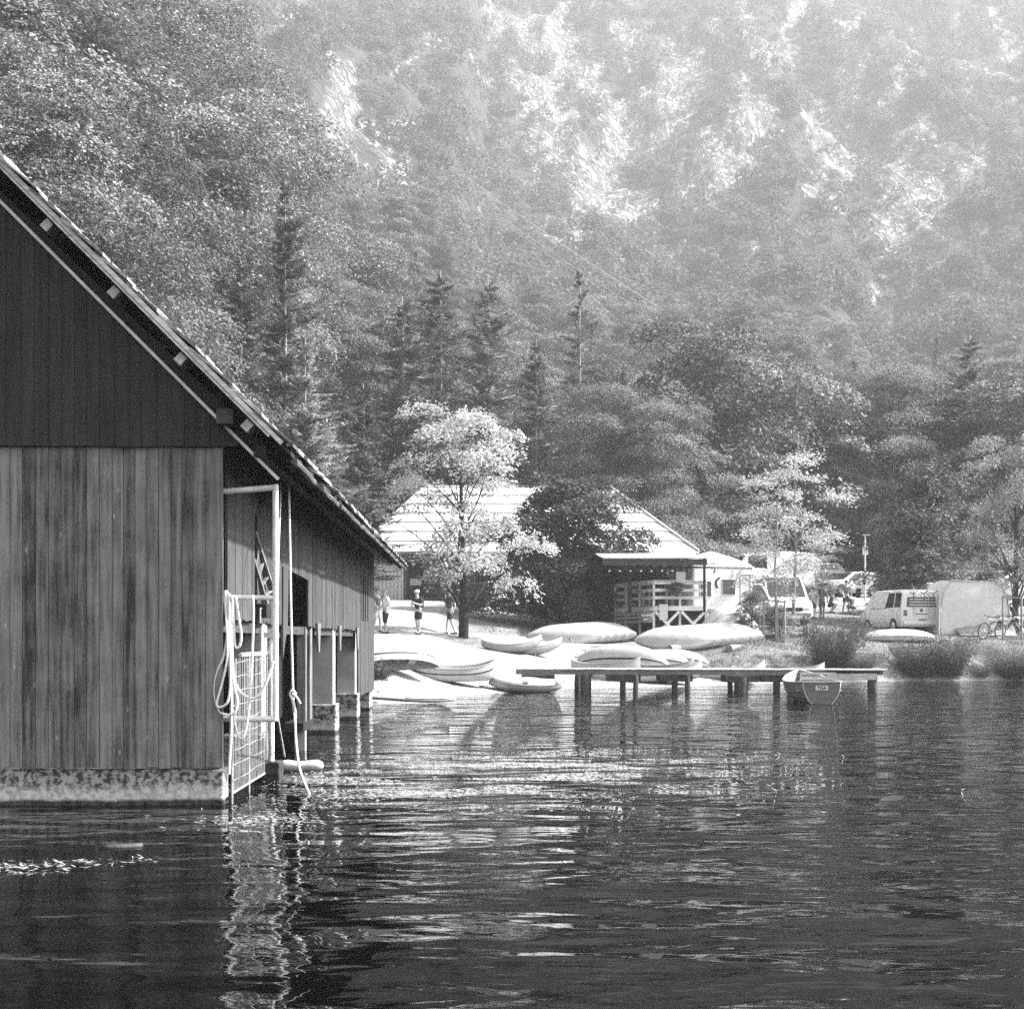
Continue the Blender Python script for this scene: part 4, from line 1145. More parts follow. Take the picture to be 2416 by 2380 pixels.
# ------------------------------------------------------------------ log lodge with terrace
def build_lodge():
    Y0 = 78.0
    gl = 3.62
    R = thing('lodge', 'low log lodge with a broad pale hipped roof above the beach', 'lodge', (0.5, Y0, gl))
    o = Vector(R.location)
    xl, xr = -7.3, 9.0
    ze = at(0, 1306, Y0).z                       # eave
    zr = at(0, 1150, 86).z
    L_ = lambda x, y, z: Vector((x, y, z)) - o
    # walls: rows of round logs, with openings
    b = MB(); z = gl - 0.3; k = 0
    xw0 = (953 - UC) / FPX * Y0
    door = ((985 - UC) / FPX * Y0 - .55, (985 - UC) / FPX * Y0 + .35)
    door2 = ((1158 - UC) / FPX * Y0, (1190 - UC) / FPX * Y0)
    while z < ze:
        for a, c in ((xw0, door[0]), (door[1], door2[0]), (door2[1], xr)):
            b.tube([L_(a, Y0, z), L_(c, Y0, z)], 0.088, 8)
        z += 0.165
    b.build('log_wall', M['log'], R, True)
    b = MB(); b.span(L_(xl, Y0 + .1, gl - .8), L_(xr, Y0 + 15, ze)); b.build('core_wall', M['dark'], R)
    b = MB(); x = xl - 1.0
    while x < xw0 - .05:
        b.span(L_(x + .01, Y0 - .06, gl - .5), L_(min(x + .19, xw0 - .02), Y0 - .02, ze - .05)); x += .2
    b.build('plank_wall', M['whitepaint'], R)
    for d in (door, door2):
        b = MB(); b.span(L_(d[0] + .04, Y0 - .02, gl - .1), L_(d[1] - .04, Y0 + .02, gl + 2.05)); dr = b.build('door', M['dark'], R)
        b = MB(); b.span(L_(d[0] - .04, Y0 - .1, gl - .1), L_(d[0] + .04, Y0 + .02, gl + 2.1)); b.span(L_(d[1] - .04, Y0 - .1, gl - .1), L_(d[1] + .04, Y0 + .02, gl + 2.1)); b.span(L_(d[0] - .04, Y0 - .1, gl + 2.1), L_(d[1] + .04, Y0 + .02, gl + 2.2)); b.build('frame', M['beam'], dr)
    b = MB(); b.span(L_(door[0] + .15, Y0 - .035, gl + .9), L_(door[1] - .15, Y0 - .025, gl + 1.25)); b.build('notice', M['lightgrey'], R)
    # roof: hipped, pale sheets in courses
    rx0, rx1, ry = (1000 - UC) / FPX * 86, (1440 - UC) / FPX * 86, 86.0
    ex0, ex1 = (835 - UC) / FPX * 77, (1648 - UC) / FPX * 77
    b = MB(); n = 7
    P = lambda x, y, z: L_(x, y, z)
    for k in range(n):
        t0, t1 = k / n, (k + 1) / n
        f = lambda t: (ex0 + (rx0 - ex0) * t, ex1 + (rx1 - ex1) * t, 77 + 9 * t, ze + (zr - ze) * t)
        a0 = f(t0); a1 = f(t1)
        lift = 0.07
        front = [P(a0[0], a0[2], a0[3] + lift), P(a0[1], a0[2], a0[3] + lift), P(a1[1], a1[2], a1[3]), P(a1[0], a1[2], a1[3])]
        b.add(front + [p - Vector((0, 0, .07)) for p in front], [(0, 1, 2, 3), (4, 7, 6, 5), (0, 4, 5, 1), (1, 5, 6, 2), (2, 6, 7, 3), (3, 7, 4, 0)])
        yb0, yb1 = 95 - 9 * t0, 95 - 9 * t1
        for (e0, e1) in ((a0[0], a1[0]), (a0[1], a1[1])):
            side = [P(e0, a0[2], a0[3] + .02), P(e0, yb0, a0[3] + .02), P(e1, yb1, a1[3] + .02), P(e1, a1[2], a1[3] + .02)]
            b.add(side, [(0, 1, 2, 3)])
    rf = b.build('roof', M['roofpale'], R)
    b = MB()
    for k in range(1, n):
        t = k / n
        x0, x1, y, z = ex0 + (rx0 - ex0) * t, ex1 + (rx1 - ex1) * t, 77 + 9 * t, ze + (zr - ze) * t
        m_ = 46
        pts = [P(x0 + (x1 - x0) * i / m_, y - .10, z + .075 + random.uniform(-.012, .012)) for i in range(m_ + 1)]
        b.tube(pts, 0.032, 5)
    b.build('roof_seam', M['tarp'], rf)
    b = MB(); b.tube([P(ex1, 77, ze + .1), P(rx1, 86, zr + .06), P(rx0, 86, zr + .06), P(ex0, 77, ze + .1)], .07, 6); b.build('hip_cap', M['lightgrey'], rf, True)
    b = MB(); b.span(P(ex0, 76.93, ze - .16), P(ex1, 77.0, ze + .03)); b.build('eave_board', M['beam'], rf)
    b = MB(); b.tube([P(ex0, 76.86, ze - .04), P(ex1, 76.86, ze - .04)], .06, 6); b.build('gutter', M['steel'], rf, True)
    # ---- terrace
    zf = at(0, 1428, 63).z
    c0 = Vector(((1543 - UC) / FPX * 63, 63, zf)); c1 = Vector(((1668 - UC) / FPX * 63, 63.3, zf)); c2 = Vector(((1452 - UC) / FPX * 67.5, 67.5, zf)); c3 = c1 + Vector((0, 9, 0))
    T = thing('terrace', 'raised timber terrace with white plank railings and crossed braces', 'terrace', c0)
    o2 = c0
    q = lambda p, dz=0: Vector(p) - o2 + Vector((0, 0, dz))
    b = MB(); b.prism([q(c0, -.06), q(c1, -.06), q(c3, -.06), q(c2 + Vector((0, 6, 0)), -.06), q(c2, -.06)], (0, 0, .05)); b.build('floor', M['decking'], T)
    b = MB(); b.beam(q(c0, -.14), q(c1, -.14), .1, .16); b.beam(q(c0, -.145), q(c2, -.145), .1, .16); b.build('edge_beam', M['whitepaint'], T)
    for dz in (.98, .66, .34):
        b = MB(); b.beam(q(c0, dz), q(c1, dz), .04, .13); b.build('rail', M['whitepaint'], T)
        b = MB(); b.beam(q(c0, dz - .003), q(c2, dz - .003), .04, .13); b.build('rail', M['decking'], T)
    b = MB(); b.beam(q(c0, 1.07) + Vector((0, -.02, 0)), q(c1, 1.07), .14, .03); b.beam(q(c0, 1.073), q(c2, 1.073), .14, .03); b.build('handrail', M['whitepaint'], T)
    g_ = lambda p: gz(p.x, p.y) - o2.z - .2
    for i, (a, c) in enumerate(((c0, c1), (c0, c2))):
        for t in ((0.0, .5, 1.0) if i == 0 else (.35, .7, 1.0)):
            p = a.lerp(c, t)
            b = MB(); b.span((p.x - o2.x - .05, p.y - o2.y - .05 + .075, g_(p)), (p.x - o2.x + .05, p.y - o2.y + .05 + .075, 1.04)); b.build('post', M['whitepaint'] if i == 0 else M['decking'], T)
    zb = gz(c0.x, c0.y) - o2.z + .12
    m = c0.lerp(c1, .5)
    for a, c in ((c0, m), (m, c1)):
        for s in (0, 1):
            pa = q(a); pc = q(c)
            z0, z1 = (zb, -.26) if s == 0 else (-.26, zb)
            b = MB(); b.beam(pa + Vector((0.05, -.055 - .03 * s, z0)), pc + Vector((-0.05, -.055 - .03 * s, z1)), .03, .12); b.build('cross_brace', M['whitepaint'], T)
    b = MB(); b.span((.1, .5, zb - .4), (c1.x - o2.x, .56, -.2)); b.build('crawl_screen', M['dark'], T)
    for dz in (-.32, -.5, -.68):
        b = MB(); b.beam(q(c0, dz) + Vector((-.1, .1, 0)), q(c2, dz), .03, .11); b.build('skirt_board', M['decking'], T)
    b = MB(); b.span((.22, -.13, -.62), (.58, -.11, .05)); b.build('notice_sheet', M['clothwhite'], T)
    b = MB(); b.span((.96, .05, .98), (1.36, .07, 1.45)); b.build('menu_board', M['clothwhite'], T)
    # terrace roof on dark posts
    TR = thing('terrace_canopy', 'shallow white roof over the terrace on dark wooden posts', 'canopy', c0)
    zc = at(0, 1319, 63).z - o2.z
    xa, xb = (1470 - UC) / FPX * 63 - o2.x, (1668 - UC) / FPX * 63 - o2.x
    za = ze - o2.z + .12
    b = MB(); b.prism([(xa - .9, -.5, zc), (xb, -.5, zc), (xb + .1, 14.1, za), (xa - .9, 14.1, za)], (0, 0, .06)); b.build('roof', M['roofpale'], TR)
    b = MB(); b.span((xa - .9, -.44, zc - .28), (xb - .05, -.34, zc - .01)); b.build('fascia', M['beam'], TR)
    for x, y, rr in ((xa + .35, .6, .16), (xa + .98, 2.4, .13), (c0.x - o2.x + .0 + .35, .9, .17), (1.33, 1.5, .15), (xb - .12, -.1, .1)):
        b = MB(); b.span((x - rr / 2, y, -.3), (x + rr / 2, y + rr, zc + .04)); b.build('post', M['dark'], TR)
        if rr > .12:
            for s in (-1, 1):
                b = MB(); b.beam((x, y + rr / 2, zc - .75), (x + s * .42, y + rr / 2, zc - .2), .1, .1); b.build('strut', M['dark'], TR)
    b = MB(); b.tube([(xa - 1, -.25, zc - .44), (xb + .1, -.25, zc - .36), (xb + .32, -.25, zc - .42), (xb + .26, -.25, zc - .62)], .035, 6); b.build('downpipe', M['dark'], TR, True)
    for i in range(7):
        b = MB(); b.ball((xa - .6 + i * .45, -.28, zc - .52), .05, 8, 6); b.build('bulb', M['clothwhite'], TR, True)
    # hedge seen between the posts
    H = plant('bushy', (c0.x + 1.0, 71.5, zf - .2), (1.9, .8, .33), .2, 'clipped dark hedge seen through the terrace posts', 'hedge'); H.name = 'hedge'
    for i, x in enumerate((-.7, .35, 1.4)):
        tb = thing('cafe_table', ('terrace table nearest the stone steps', 'terrace table behind the hanging plant', 'terrace table beside the camper')[i], 'table', (c0.x + x, 64.6 + .3 * i, zf), 0, 'tables on the terrace')
        b = MB(); b.span((-.45, -.4, .70), (.45, .4, .74)); b.build('tabletop', M['midgrey'], tb)
        for sx in (-.38, .38):
            for sy in (-.33, .33):
                b = MB(); b.span((sx - .03, sy - .03, 0), (sx + .03, sy + .03, .70)); b.build('leg', M['midgrey'], tb)
    hp = plant('bushy', (c0.x + .95, 62.85, zf + .42), (.26, .2, .09), 1, 'flowering plant hanging in a basket on the terrace railing', 'plant'); hp.name = 'hanging_plant'
    # parasols: one open beyond the terrace corner, one folded by the wall
    U = thing('parasol', 'big open white parasol beyond the terrace corner', 'parasol', (c1.x + .9, 68.5, zf - .3))
    b = MB(); ring = [[Vector((r * math.cos(a), r * math.sin(a) * .9, z)) for a in np.linspace(0, 2 * PI, 9)[:-1]] for r, z in ((1.95, 2.12), (1.9, 2.33), (1.0, 2.68), (.06, 2.95))]
    b.loft(ring); b.build('canopy', M['clothwhite'], U)
    b = MB(); b.tube([(0, 0, 0), (0, 0, 2.9)], .04, 8); b.build('pole', M['dark'], U)
    for k in range(4):
        a = k * PI / 2 + .4
        b = MB(); b.tube([(0, 0, 1.9), (1.2 * math.cos(a), 1.2 * math.sin(a), 2.4)], .02, 5); b.build('rib', M['dark'], U)
    U = thing('parasol', 'folded dark parasol standing before the log wall', 'parasol', gu(1051, 75.5))
    b = MB(); b.tube([(0, 0, .5), (0, 0, .75), (0, 0, 1.3), (0, 0, 1.75), (0, 0, 2.0)], [.16, .27, .30, .22, .05], 10); b.build('folded_canopy', M['clothmid'], U, True)
    b = MB(); b.tube([(0, 0, 0), (0, 0, .6)], .03, 8); b.build('pole', M['barkpale'], U)
    b = MB(); b.tube([(0, 0, -.1), (0, 0, .08)], .26, 10); b.build('foot', M['concrete'], U)
    # steps of stone up to the terrace
    ST = thing('stone_steps', 'wide flight of stone steps beside the terrace', 'steps', gp(1480, 1478))
    o3 = Vector(ST.location)
    for k in range(7):
        b = MB(); b.box((-.2 - .1 * k, .3 + .42 * k, .05 + .16 * k), (2.9 - .2 * k, .5, .16 if k % 2 else .17)); b.build('step', M['stone'], ST, bevel=.02)
    W = thing('terrace_wall', 'low stone edging wall along the deck chair lawn', 'wall', gu(1400, 72.5))
    o4 = Vector(W.location)
    for k in range(3):
        p0 = gu(1385, 72.8 - .5 * k) - o4; p1 = gu(1500, 71.6 - .5 * k) - o4
        b = MB(); z = .28 - .26 * k
        b.beam((p0.x, p0.y, z), (p1.x, p1.y, z), .25, .2); b.build('course', M['stone'], W, bevel=.02)
build_lodge()

# ------------------------------------------------------------------ jetty
def build_jetty():
    J = thing('jetty', 'low wooden jetty reaching out over the shallow water', 'jetty', at(1217, 1583, 46.5).to_2d().to_3d())
    o = Vector(J.location)
    p0 = at(1217, 1584, 46.6) - o; p1 = at(1950, 1584, 45.2) - o; p2 = at(2096, 1582, 45.0) - o
    z = .66
    d = (p2 - p0); d.z = 0; d.normalize(); nrm = Vector((-d.y, d.x, 0))
    p0.z = p1.z = p2.z = z
    b = MB(); L_ = (p2 - p0).length; s = 0
    while s < L_ - .02:
        w_ = min(.145, L_ - s)
        a = p0 + d * s; c = p0 + d * (s + w_ - .012)
        j = random.uniform(0, .03); h = random.uniform(-.004, .004)
        b.prism([a - nrm * j + Vector((0, 0, h)), c - nrm * j + Vector((0, 0, h)), c + nrm * 1.5 + Vector((0, 0, h)), a + nrm * 1.5 + Vector((0, 0, h))], (0, 0, .035)); s += .147
    b.build('deck', M['decking'], J)
    b = MB(); b.beam(p0 + nrm * .04 + Vector((0, 0, -.075)), p0 + d * (L_ * .835) + nrm * .04 + Vector((0, 0, -.075)), .06, .14); b.beam(p0 + nrm * 1.4 + Vector((0, 0, -.076)), p2 + nrm * 1.4 + Vector((0, 0, -.076)), .06, .14); b.build('side_beam', M['deckside'], J)
    b = MB(); b.beam(p0 + d * (L_ * .84) + nrm * .07 + Vector((0, 0, -.20)), p2 - d * .35 + nrm * .07 + Vector((0, 0, -.18)), .07, .2); b.build('end_beam', M['fascia'], J)
    k = 0
    for u, w_, wide, blk in ((1268, .16, 0, 1), (1375, .55, 1, 0), (1365, .12, 0, 0), (1470, .19, 0, 1), (1500, .17, 0, 0), (1592, .19, 0, 1), (1622, .17, 0, 0), (1722, .16, 0, 0), (1748, .42, 1, 1), (1832, .22, 0, 1), (1864, .19, 0, 0), (2058, .30, 1, 0)):
        Yp = 46.2 - (u - 1217) / 880 * 1.5 + (.5 if k % 2 else .15)
        p = at(u, 1600, Yp) - o
        b = MB()
        g = -.9
        pts = [(p.x + random.uniform(-.01, .01), p.y, zz) for zz in (g, -.1, .25, z - .15 if not blk else z - .2)]
        b.tube(pts, [w_ / 2 * 1.08, w_ / 2, w_ / 2 * 1.02, w_ / 2 * .97], 10)
        b.build('pile', M['pile'], J, 'auto')
        if blk:
            b = MB(); b.span((p.x - .5, p.y - .12, z - .36), (p.x + .55, p.y + .9, z - .152)); b.build('cross_head', M['pile'], J, bevel=.01)
        k += 1
build_jetty()
# ------------------------------------------------------------------ boats
def hull_rings(L, B, H, rise=.45, full=2.2, ns=22, nc=13, inner=0.0, flat=2.4, rocker=.10):
    """rings from bow to stern; each ring goes gunwale - keel - gunwale"""
    rings = []
    for i in range(ns + 1):
        s = -1 + 2 * i / ns
        b = max(B / 2 * (1 - abs(s) ** full) ** .75 - inner, .004 if inner == 0 else .002)
        zk = H * rocker * abs(s) ** 3 + H * .55 * max(0, abs(s) - .86) / .14 * .6 + inner * 1.2
        zg = H * (1 + rise * abs(s) ** 3)
        zk = min(zk, zg - .02)
        ring = []
        for k in range(nc):
            a = -1 + 2 * k / (nc - 1)
            x = b * math.copysign(1 - (1 - abs(a)) ** flat, a)
            z = zk + (zg - zk) * abs(a) ** flat
            ring.append(Vector((x, s * (L / 2 - inner), z)))
        rings.append(ring)
    return rings

def open_canoe(name, label, loc, rot, L=4.6, B=.85, H=.36, mat='white', stripe=True, group=None, rise=.5, rocker=.10):
    t = thing(name, label, 'canoe', loc, 0, group)
    t.rotation_euler = rot
    b = MB(); o_ = hull_rings(L, B, H, rise, rocker=rocker); i_ = hull_rings(L, B, H, rise, inner=.02, rocker=rocker)
    b.loft(o_, closed=False, cap=False); hl = b.build('hull', M[mat], t, True)
    b = MB(); b.loft(i_, closed=False, cap=False); b.build('inside', M['lightgrey'], t, True)
    for sd in (0, -1):
        b = MB(); b.tube([r[sd] + Vector((0, 0, .004)) for r in o_], .018, 6); b.build('gunwale', M['offwhite'], t, True)
        if stripe:
            b = MB()
            v = []
            for r in o_[1:-1]:
                p = r[1] if sd == 0 else r[-2]
                q = r[2] if sd == 0 else r[-3]
                s = 1 if p.x > 0 else -1
                a0 = p.lerp(q, .0) + Vector((s * .006, 0, 0)); a1 = p.lerp(q, .32) + Vector((s * .006, 0, 0))
                v += [a0, a1]
            n = len(v) // 2
            b.add(v, [(2 * j, 2 * j + 1, 2 * j + 3, 2 * j + 2) for j in range(n - 1)])
            b.build('stripe', M['stripe'], hl, True)
    for y in (-L * .26, L * .2):
        b = MB(); hw = B / 2 * (1 - abs(2 * y / L) ** 2.2) ** .75 - .02
        b.span((-hw, y - .11, H * .72), (hw, y + .11, H * .76)); b.build('seat', M['decking'], t)
    return t

def closed_hull(name, label, loc, rot, L=3.6, B=.72, H=.4, group=None, ridges=3, mat='white', logo=False, cat='kayak', flatdeck=.35, cockpit=False, banana=.18):
    """sit-on-top kayak: rounded hull with lengthwise grooves, shallow deck, carry loops"""
    t = thing(name, label, cat, loc, 0, group); t.rotation_euler = rot
    b = MB(); rings = []
    ns = 26; nc = 24
    for i in range(ns + 1):
        s = -1 + 2 * i / ns
        w_ = B / 2 * max(1 - abs(s) ** 2.2, 0.0) ** .8 + .012
        up = H * banana * abs(s) ** 2.5
        ring = []
        for k in range(nc):
            a = 2 * PI * k / nc
            cx, cz = math.cos(a), math.sin(a)
            r = 1.0
            if cz < .1 and ridges:
                r += .09 * math.cos(ridges * 2 * (a + PI / 2)) * (1 - abs(s) ** 4)
            x = w_ * math.copysign(abs(cx) ** .8, cx) * r
            h = H * (.62 if cz < 0 else flatdeck) * (.55 + .45 * max(1 - abs(s) ** 3, 0))
            z = up + h * math.copysign(abs(cz) ** .9, cz) * r + H * .62
            ring.append(Vector((x, s * L / 2, z)))
        rings.append(ring)
    b.loft(rings); hl = b.build('hull', M[mat], t, True)
    b = MB(); b.tube([r[0] * 1.0 + Vector((.006, 0, 0)) for r in rings[1:-1]], .011, 5); b.build('seam', M['midgrey'], hl, True)
    b = MB(); b.tube([r[nc // 2] + Vector((-.006, 0, 0)) for r in rings[1:-1]], .011, 5); b.build('seam', M['midgrey'], hl, True)
    for s in (-1, 1):
        b = MB(); y = s * (L / 2 - .12)
        b.tube(smooth_path([(-.05, y, H * .75), (-.03, y + s * .12, H * .9), (.03, y + s * .12, H * .9), (.05, y, H * .75)], 4), .012, 5); b.build('carry_loop', M['stripe'], t, True)
    b = MB()
    for y in (-L * .3, L * .3):
        b.ball((B * .36, y, H * .52), .022, 6, 5)
    b.build('drain_plug', M['stripe'], t, True)
    if cockpit:
        b = MB(); b.ball((0, -.1, H * (.62 + flatdeck) - .02), (B * .27, L * .18, .06), 16, 8); b.build('seat_well', M['tarp'], t, True)
    if logo:
        for y in (-L * .36, L * .05):
            i = int((y / L + .5) * ns)
            p = rings[i][2 if logo > 0 else nc // 2 - 2]
            n_ = Vector((1 if logo > 0 else -1, 0, .5)).normalized()
            mb = MB(); Mt = n_.to_track_quat('Z', 'Y').to_matrix()
            ringo = [p + n_ * .012 + Mt @ Vector((.075 * math.cos(a), .05 * math.sin(a), 0)) for a in np.linspace(0, 2 * PI, 19)]
            mb.tube(ringo, .010, 5); mb.tube([p + n_ * .012 + Mt @ Vector((x, y2, 0)) for x, y2 in ((-.035, -.02), (0, .022), (.035, -.02))], .009, 5)
            mb.build('emblem', M['stripe'], hl)
    return t

R_ = math.radians
# overturned canoes on the beach, one behind the other
def over(u, v, L, rz, label, B=.95, H=.42, roll=0, mat='white', grp='overturned canoes on the beach'):
    g = gp(u, v)
    return open_canoe('canoe', label, g + Vector((0, 0, H * .98)), (PI + R_(roll), 0, R_(rz)), L=L, B=B, H=H, mat=mat, group=grp, rise=.05, rocker=.86)
over(1466, 1572, 3.75, 80, 'largest overturned white canoe, nearest on the beach behind the jetty', 1.05, .80)
over(1520, 1570, 3.7, 80, 'overturned canoe whose striped end shows behind the nearest one', 1.0, .62)
over(1572, 1567, 3.4, 80, 'third overturned canoe, its dark striped end sticking out farthest', .95, .58)

# left stack of kayaks, lying on two logs
def log_(loc, L, rz, label, r=.12):
    t = thing('log_roller', label, 'log', loc, R_(rz))
    b = MB(); b.tube([(-L / 2, 0, 0), (L / 2, 0, 0)], r, 10); b.build('roller', M['barkpale'], t, 'auto')
    b = MB(); b.tube([(L / 2, 0, 0), (L / 2 + .006, 0, 0)], r * .8, 10); b.build('end_grain', M['fascia'], t)
    return t
A = gp(1340, 1516)
nm = ('kayak with pointed bow at the front of the row beside the dark maple', 'second kayak of the row beside the dark maple', 'third kayak of the row beside the dark maple, with a loop of cord', 'fourth kayak of the row beside the dark maple', 'rearmost kayak of the row beside the dark maple')
for k in range(5):
    loc = (A.x - .15 + .36 * k, A.y + .30 * k, A.z + .42 + .03 * k)
    closed_hull('kayak', nm[k], loc, (R_(0), R_(122), R_(82)), L=3.3, B=1.0, H=.46, group=None, ridges=3, mat='white')
log_((A.x - 1.0, A.y + .35, A.z + .1), 2.2, 62, 'log carrying the bows of the kayak row by the maple')
log_((A.x + .8, A.y + .8, A.z + .1), 2.4, 50, 'log carrying the sterns of the kayak row by the maple')
Bq = gp(1600, 1538)
nm = ('front kayak of the long row on logs before the camper', 'second kayak of the row before the camper', 'third kayak of the row before the camper', 'fourth kayak of the row before the camper', 'fifth kayak of the row before the camper', 'rearmost rounded kayak of the row before the camper')
for k in range(6):
    loc = (Bq.x - .1 + .42 * k, Bq.y + .34 * k, Bq.z + .62 + .03 * k)
    closed_hull('kayak', nm[k], loc, (R_(0), R_(118), R_(84)), L=3.3, B=1.05, H=.46, group=None, ridges=3, mat='white', logo=(-1 if k > 1 else False))
log_((Bq.x + .2, Bq.y + .1, Bq.z + .14), 1.5, 40, 'log under the middle of the long kayak row', .14)
log_((Bq.x + 2.6, Bq.y + .9, Bq.z + .16), 2.8, 62, 'log sticking out under the ends of the long kayak row', .14)

# inflatable pair on the grass
for k, (u, v) in enumerate(((1212, 1541), (1262, 1546))):
    g = gp(u, v)
    t = closed_hull('inflatable_kayak', ('fat grey inflatable kayak with upturned bow on the dry grass', 'second inflatable kayak lying against its twin on the grass')[k], g + Vector((0, 0, .02)), (R_(-5), R_(10), R_(108)), L=2.3, B=.66, H=.42, mat='offwhite', group=None, ridges=0, flatdeck=.4, cockpit=True, banana=.55)
# canoes and kayaks at the waterline
g = gp(1065, 1612)
open_canoe('canoe', 'white canoe with a dark side stripe drawn up on the gravel', g + Vector((0, .1, .06)), (0, R_(-6), R_(104)), L=2.75, B=.85, H=.42, rise=.6)
g = gp(938, 1592)
open_canoe('canoe', 'overturned white canoe leaning out from behind the boathouse', g + Vector((-.1, .2, .78)), (PI, R_(24), R_(112)), L=2.6, B=.8, H=.52, rise=.15, stripe=True)
g = gp(1232, 1632)
closed_hull('kayak', 'white sit on top kayak with round emblems at the waterline', g + Vector((.1, -.2, -.02)), (R_(3), R_(-8), R_(101)), L=2.35, B=.75, H=.46, logo=-1, ridges=0, cockpit=True)
# canoes beyond the jetty, half hidden by it
for k, (u, v, L, rz, lb) in enumerate(((1530, 1612, 3.9, 96, 'striped canoe lying under the jetty between its first piles'), (1430, 1597, 2.6, 68, 'canoe with tall pale bow behind the jetty, in front of the overturned ones'), (1565, 1600, 2.4, 66, 'canoe with emblem on its bow behind the jetty'), (1725, 1607, 2.6, 95, 'pale canoe under the jetty beside the thick double pile'), (1890, 1604, 1.9, 90, 'canoe behind the jetty with only its pointed bow above the deck'))):
    g = gp(u, v, 40)
    Y = max(g.y, 48.2)
    g = Vector(((u - UC) / FPX * Y, Y, max(gz((u - UC) / FPX * Y, Y), -.08)))
    open_canoe('canoe', lb, g + Vector((0, .2, .04)), (R_(-2), 0, R_(rz)), L=L, B=.85, H=.42, rise=.42 if k in (1, 2, 4) else .6, stripe=k in (0, 3))

# paddle board by the far corner of the boathouse
sb = thing('paddle_board', 'long white paddle board lying at the water beside the boathouse corner', 'board', (-3.05, 37.4, .12)); sb.rotation_euler = (0, R_(4), R_(4))
b = MB(); rings = []
for i in range(21):
    s = -1 + i / 10
    w_ = .37 * max(1 - abs(s) ** 3.2, 0) ** .6 + .004
    rings.append([Vector((s * 1.6, w_ * x, z + .10 * max(s, 0) ** 4)) for x, z in ((-1, 0), (-.92, .055), (.92, .055), (1, 0), (.9, -.055), (-.9, -.055))])
b.loft(rings); b.build('board_body', M['white'], sb, True)
b = MB(); b.tube([r[1] + Vector((0, -.008, -.02)) for r in rings[12:-1]], .012, 5); b.build('edge_stripe', M['stripe'], sb, True)
b = MB(); b.span((-.6, -.2, .056), (.5, .2, .062)); b.build('deck_pad', M['lightgrey'], sb)
sw = thing('white_raft', 'upturned white raft on the lawn before the van', 'raft', gp(2120, 1512))
b = MB(); rings = []
for i in range(25):
    s = -1 + i / 12
    rr = max(1 - abs(s) ** 2.6, 0) ** .5
    rings.append([Vector((s * 1.65, .62 * rr * math.cos(a), .02 + .50 * rr * max(math.sin(a), 0) ** .8)) for a in np.linspace(0, 2 * PI, 14)[:-1]])
b.loft(rings); b.build('raft_body', M['white'], sw, True)
b = MB(); b.tube([r[0] + Vector((0, .01, .03)) for r in rings[1:-1]], .02, 5); b.tube([r[6] + Vector((0, -.01, .03)) for r in rings[1:-1]], .02, 5); b.build('rim_band', M['offwhite'], sw, True)
sw.rotation_euler = (0, 0, R_(2))

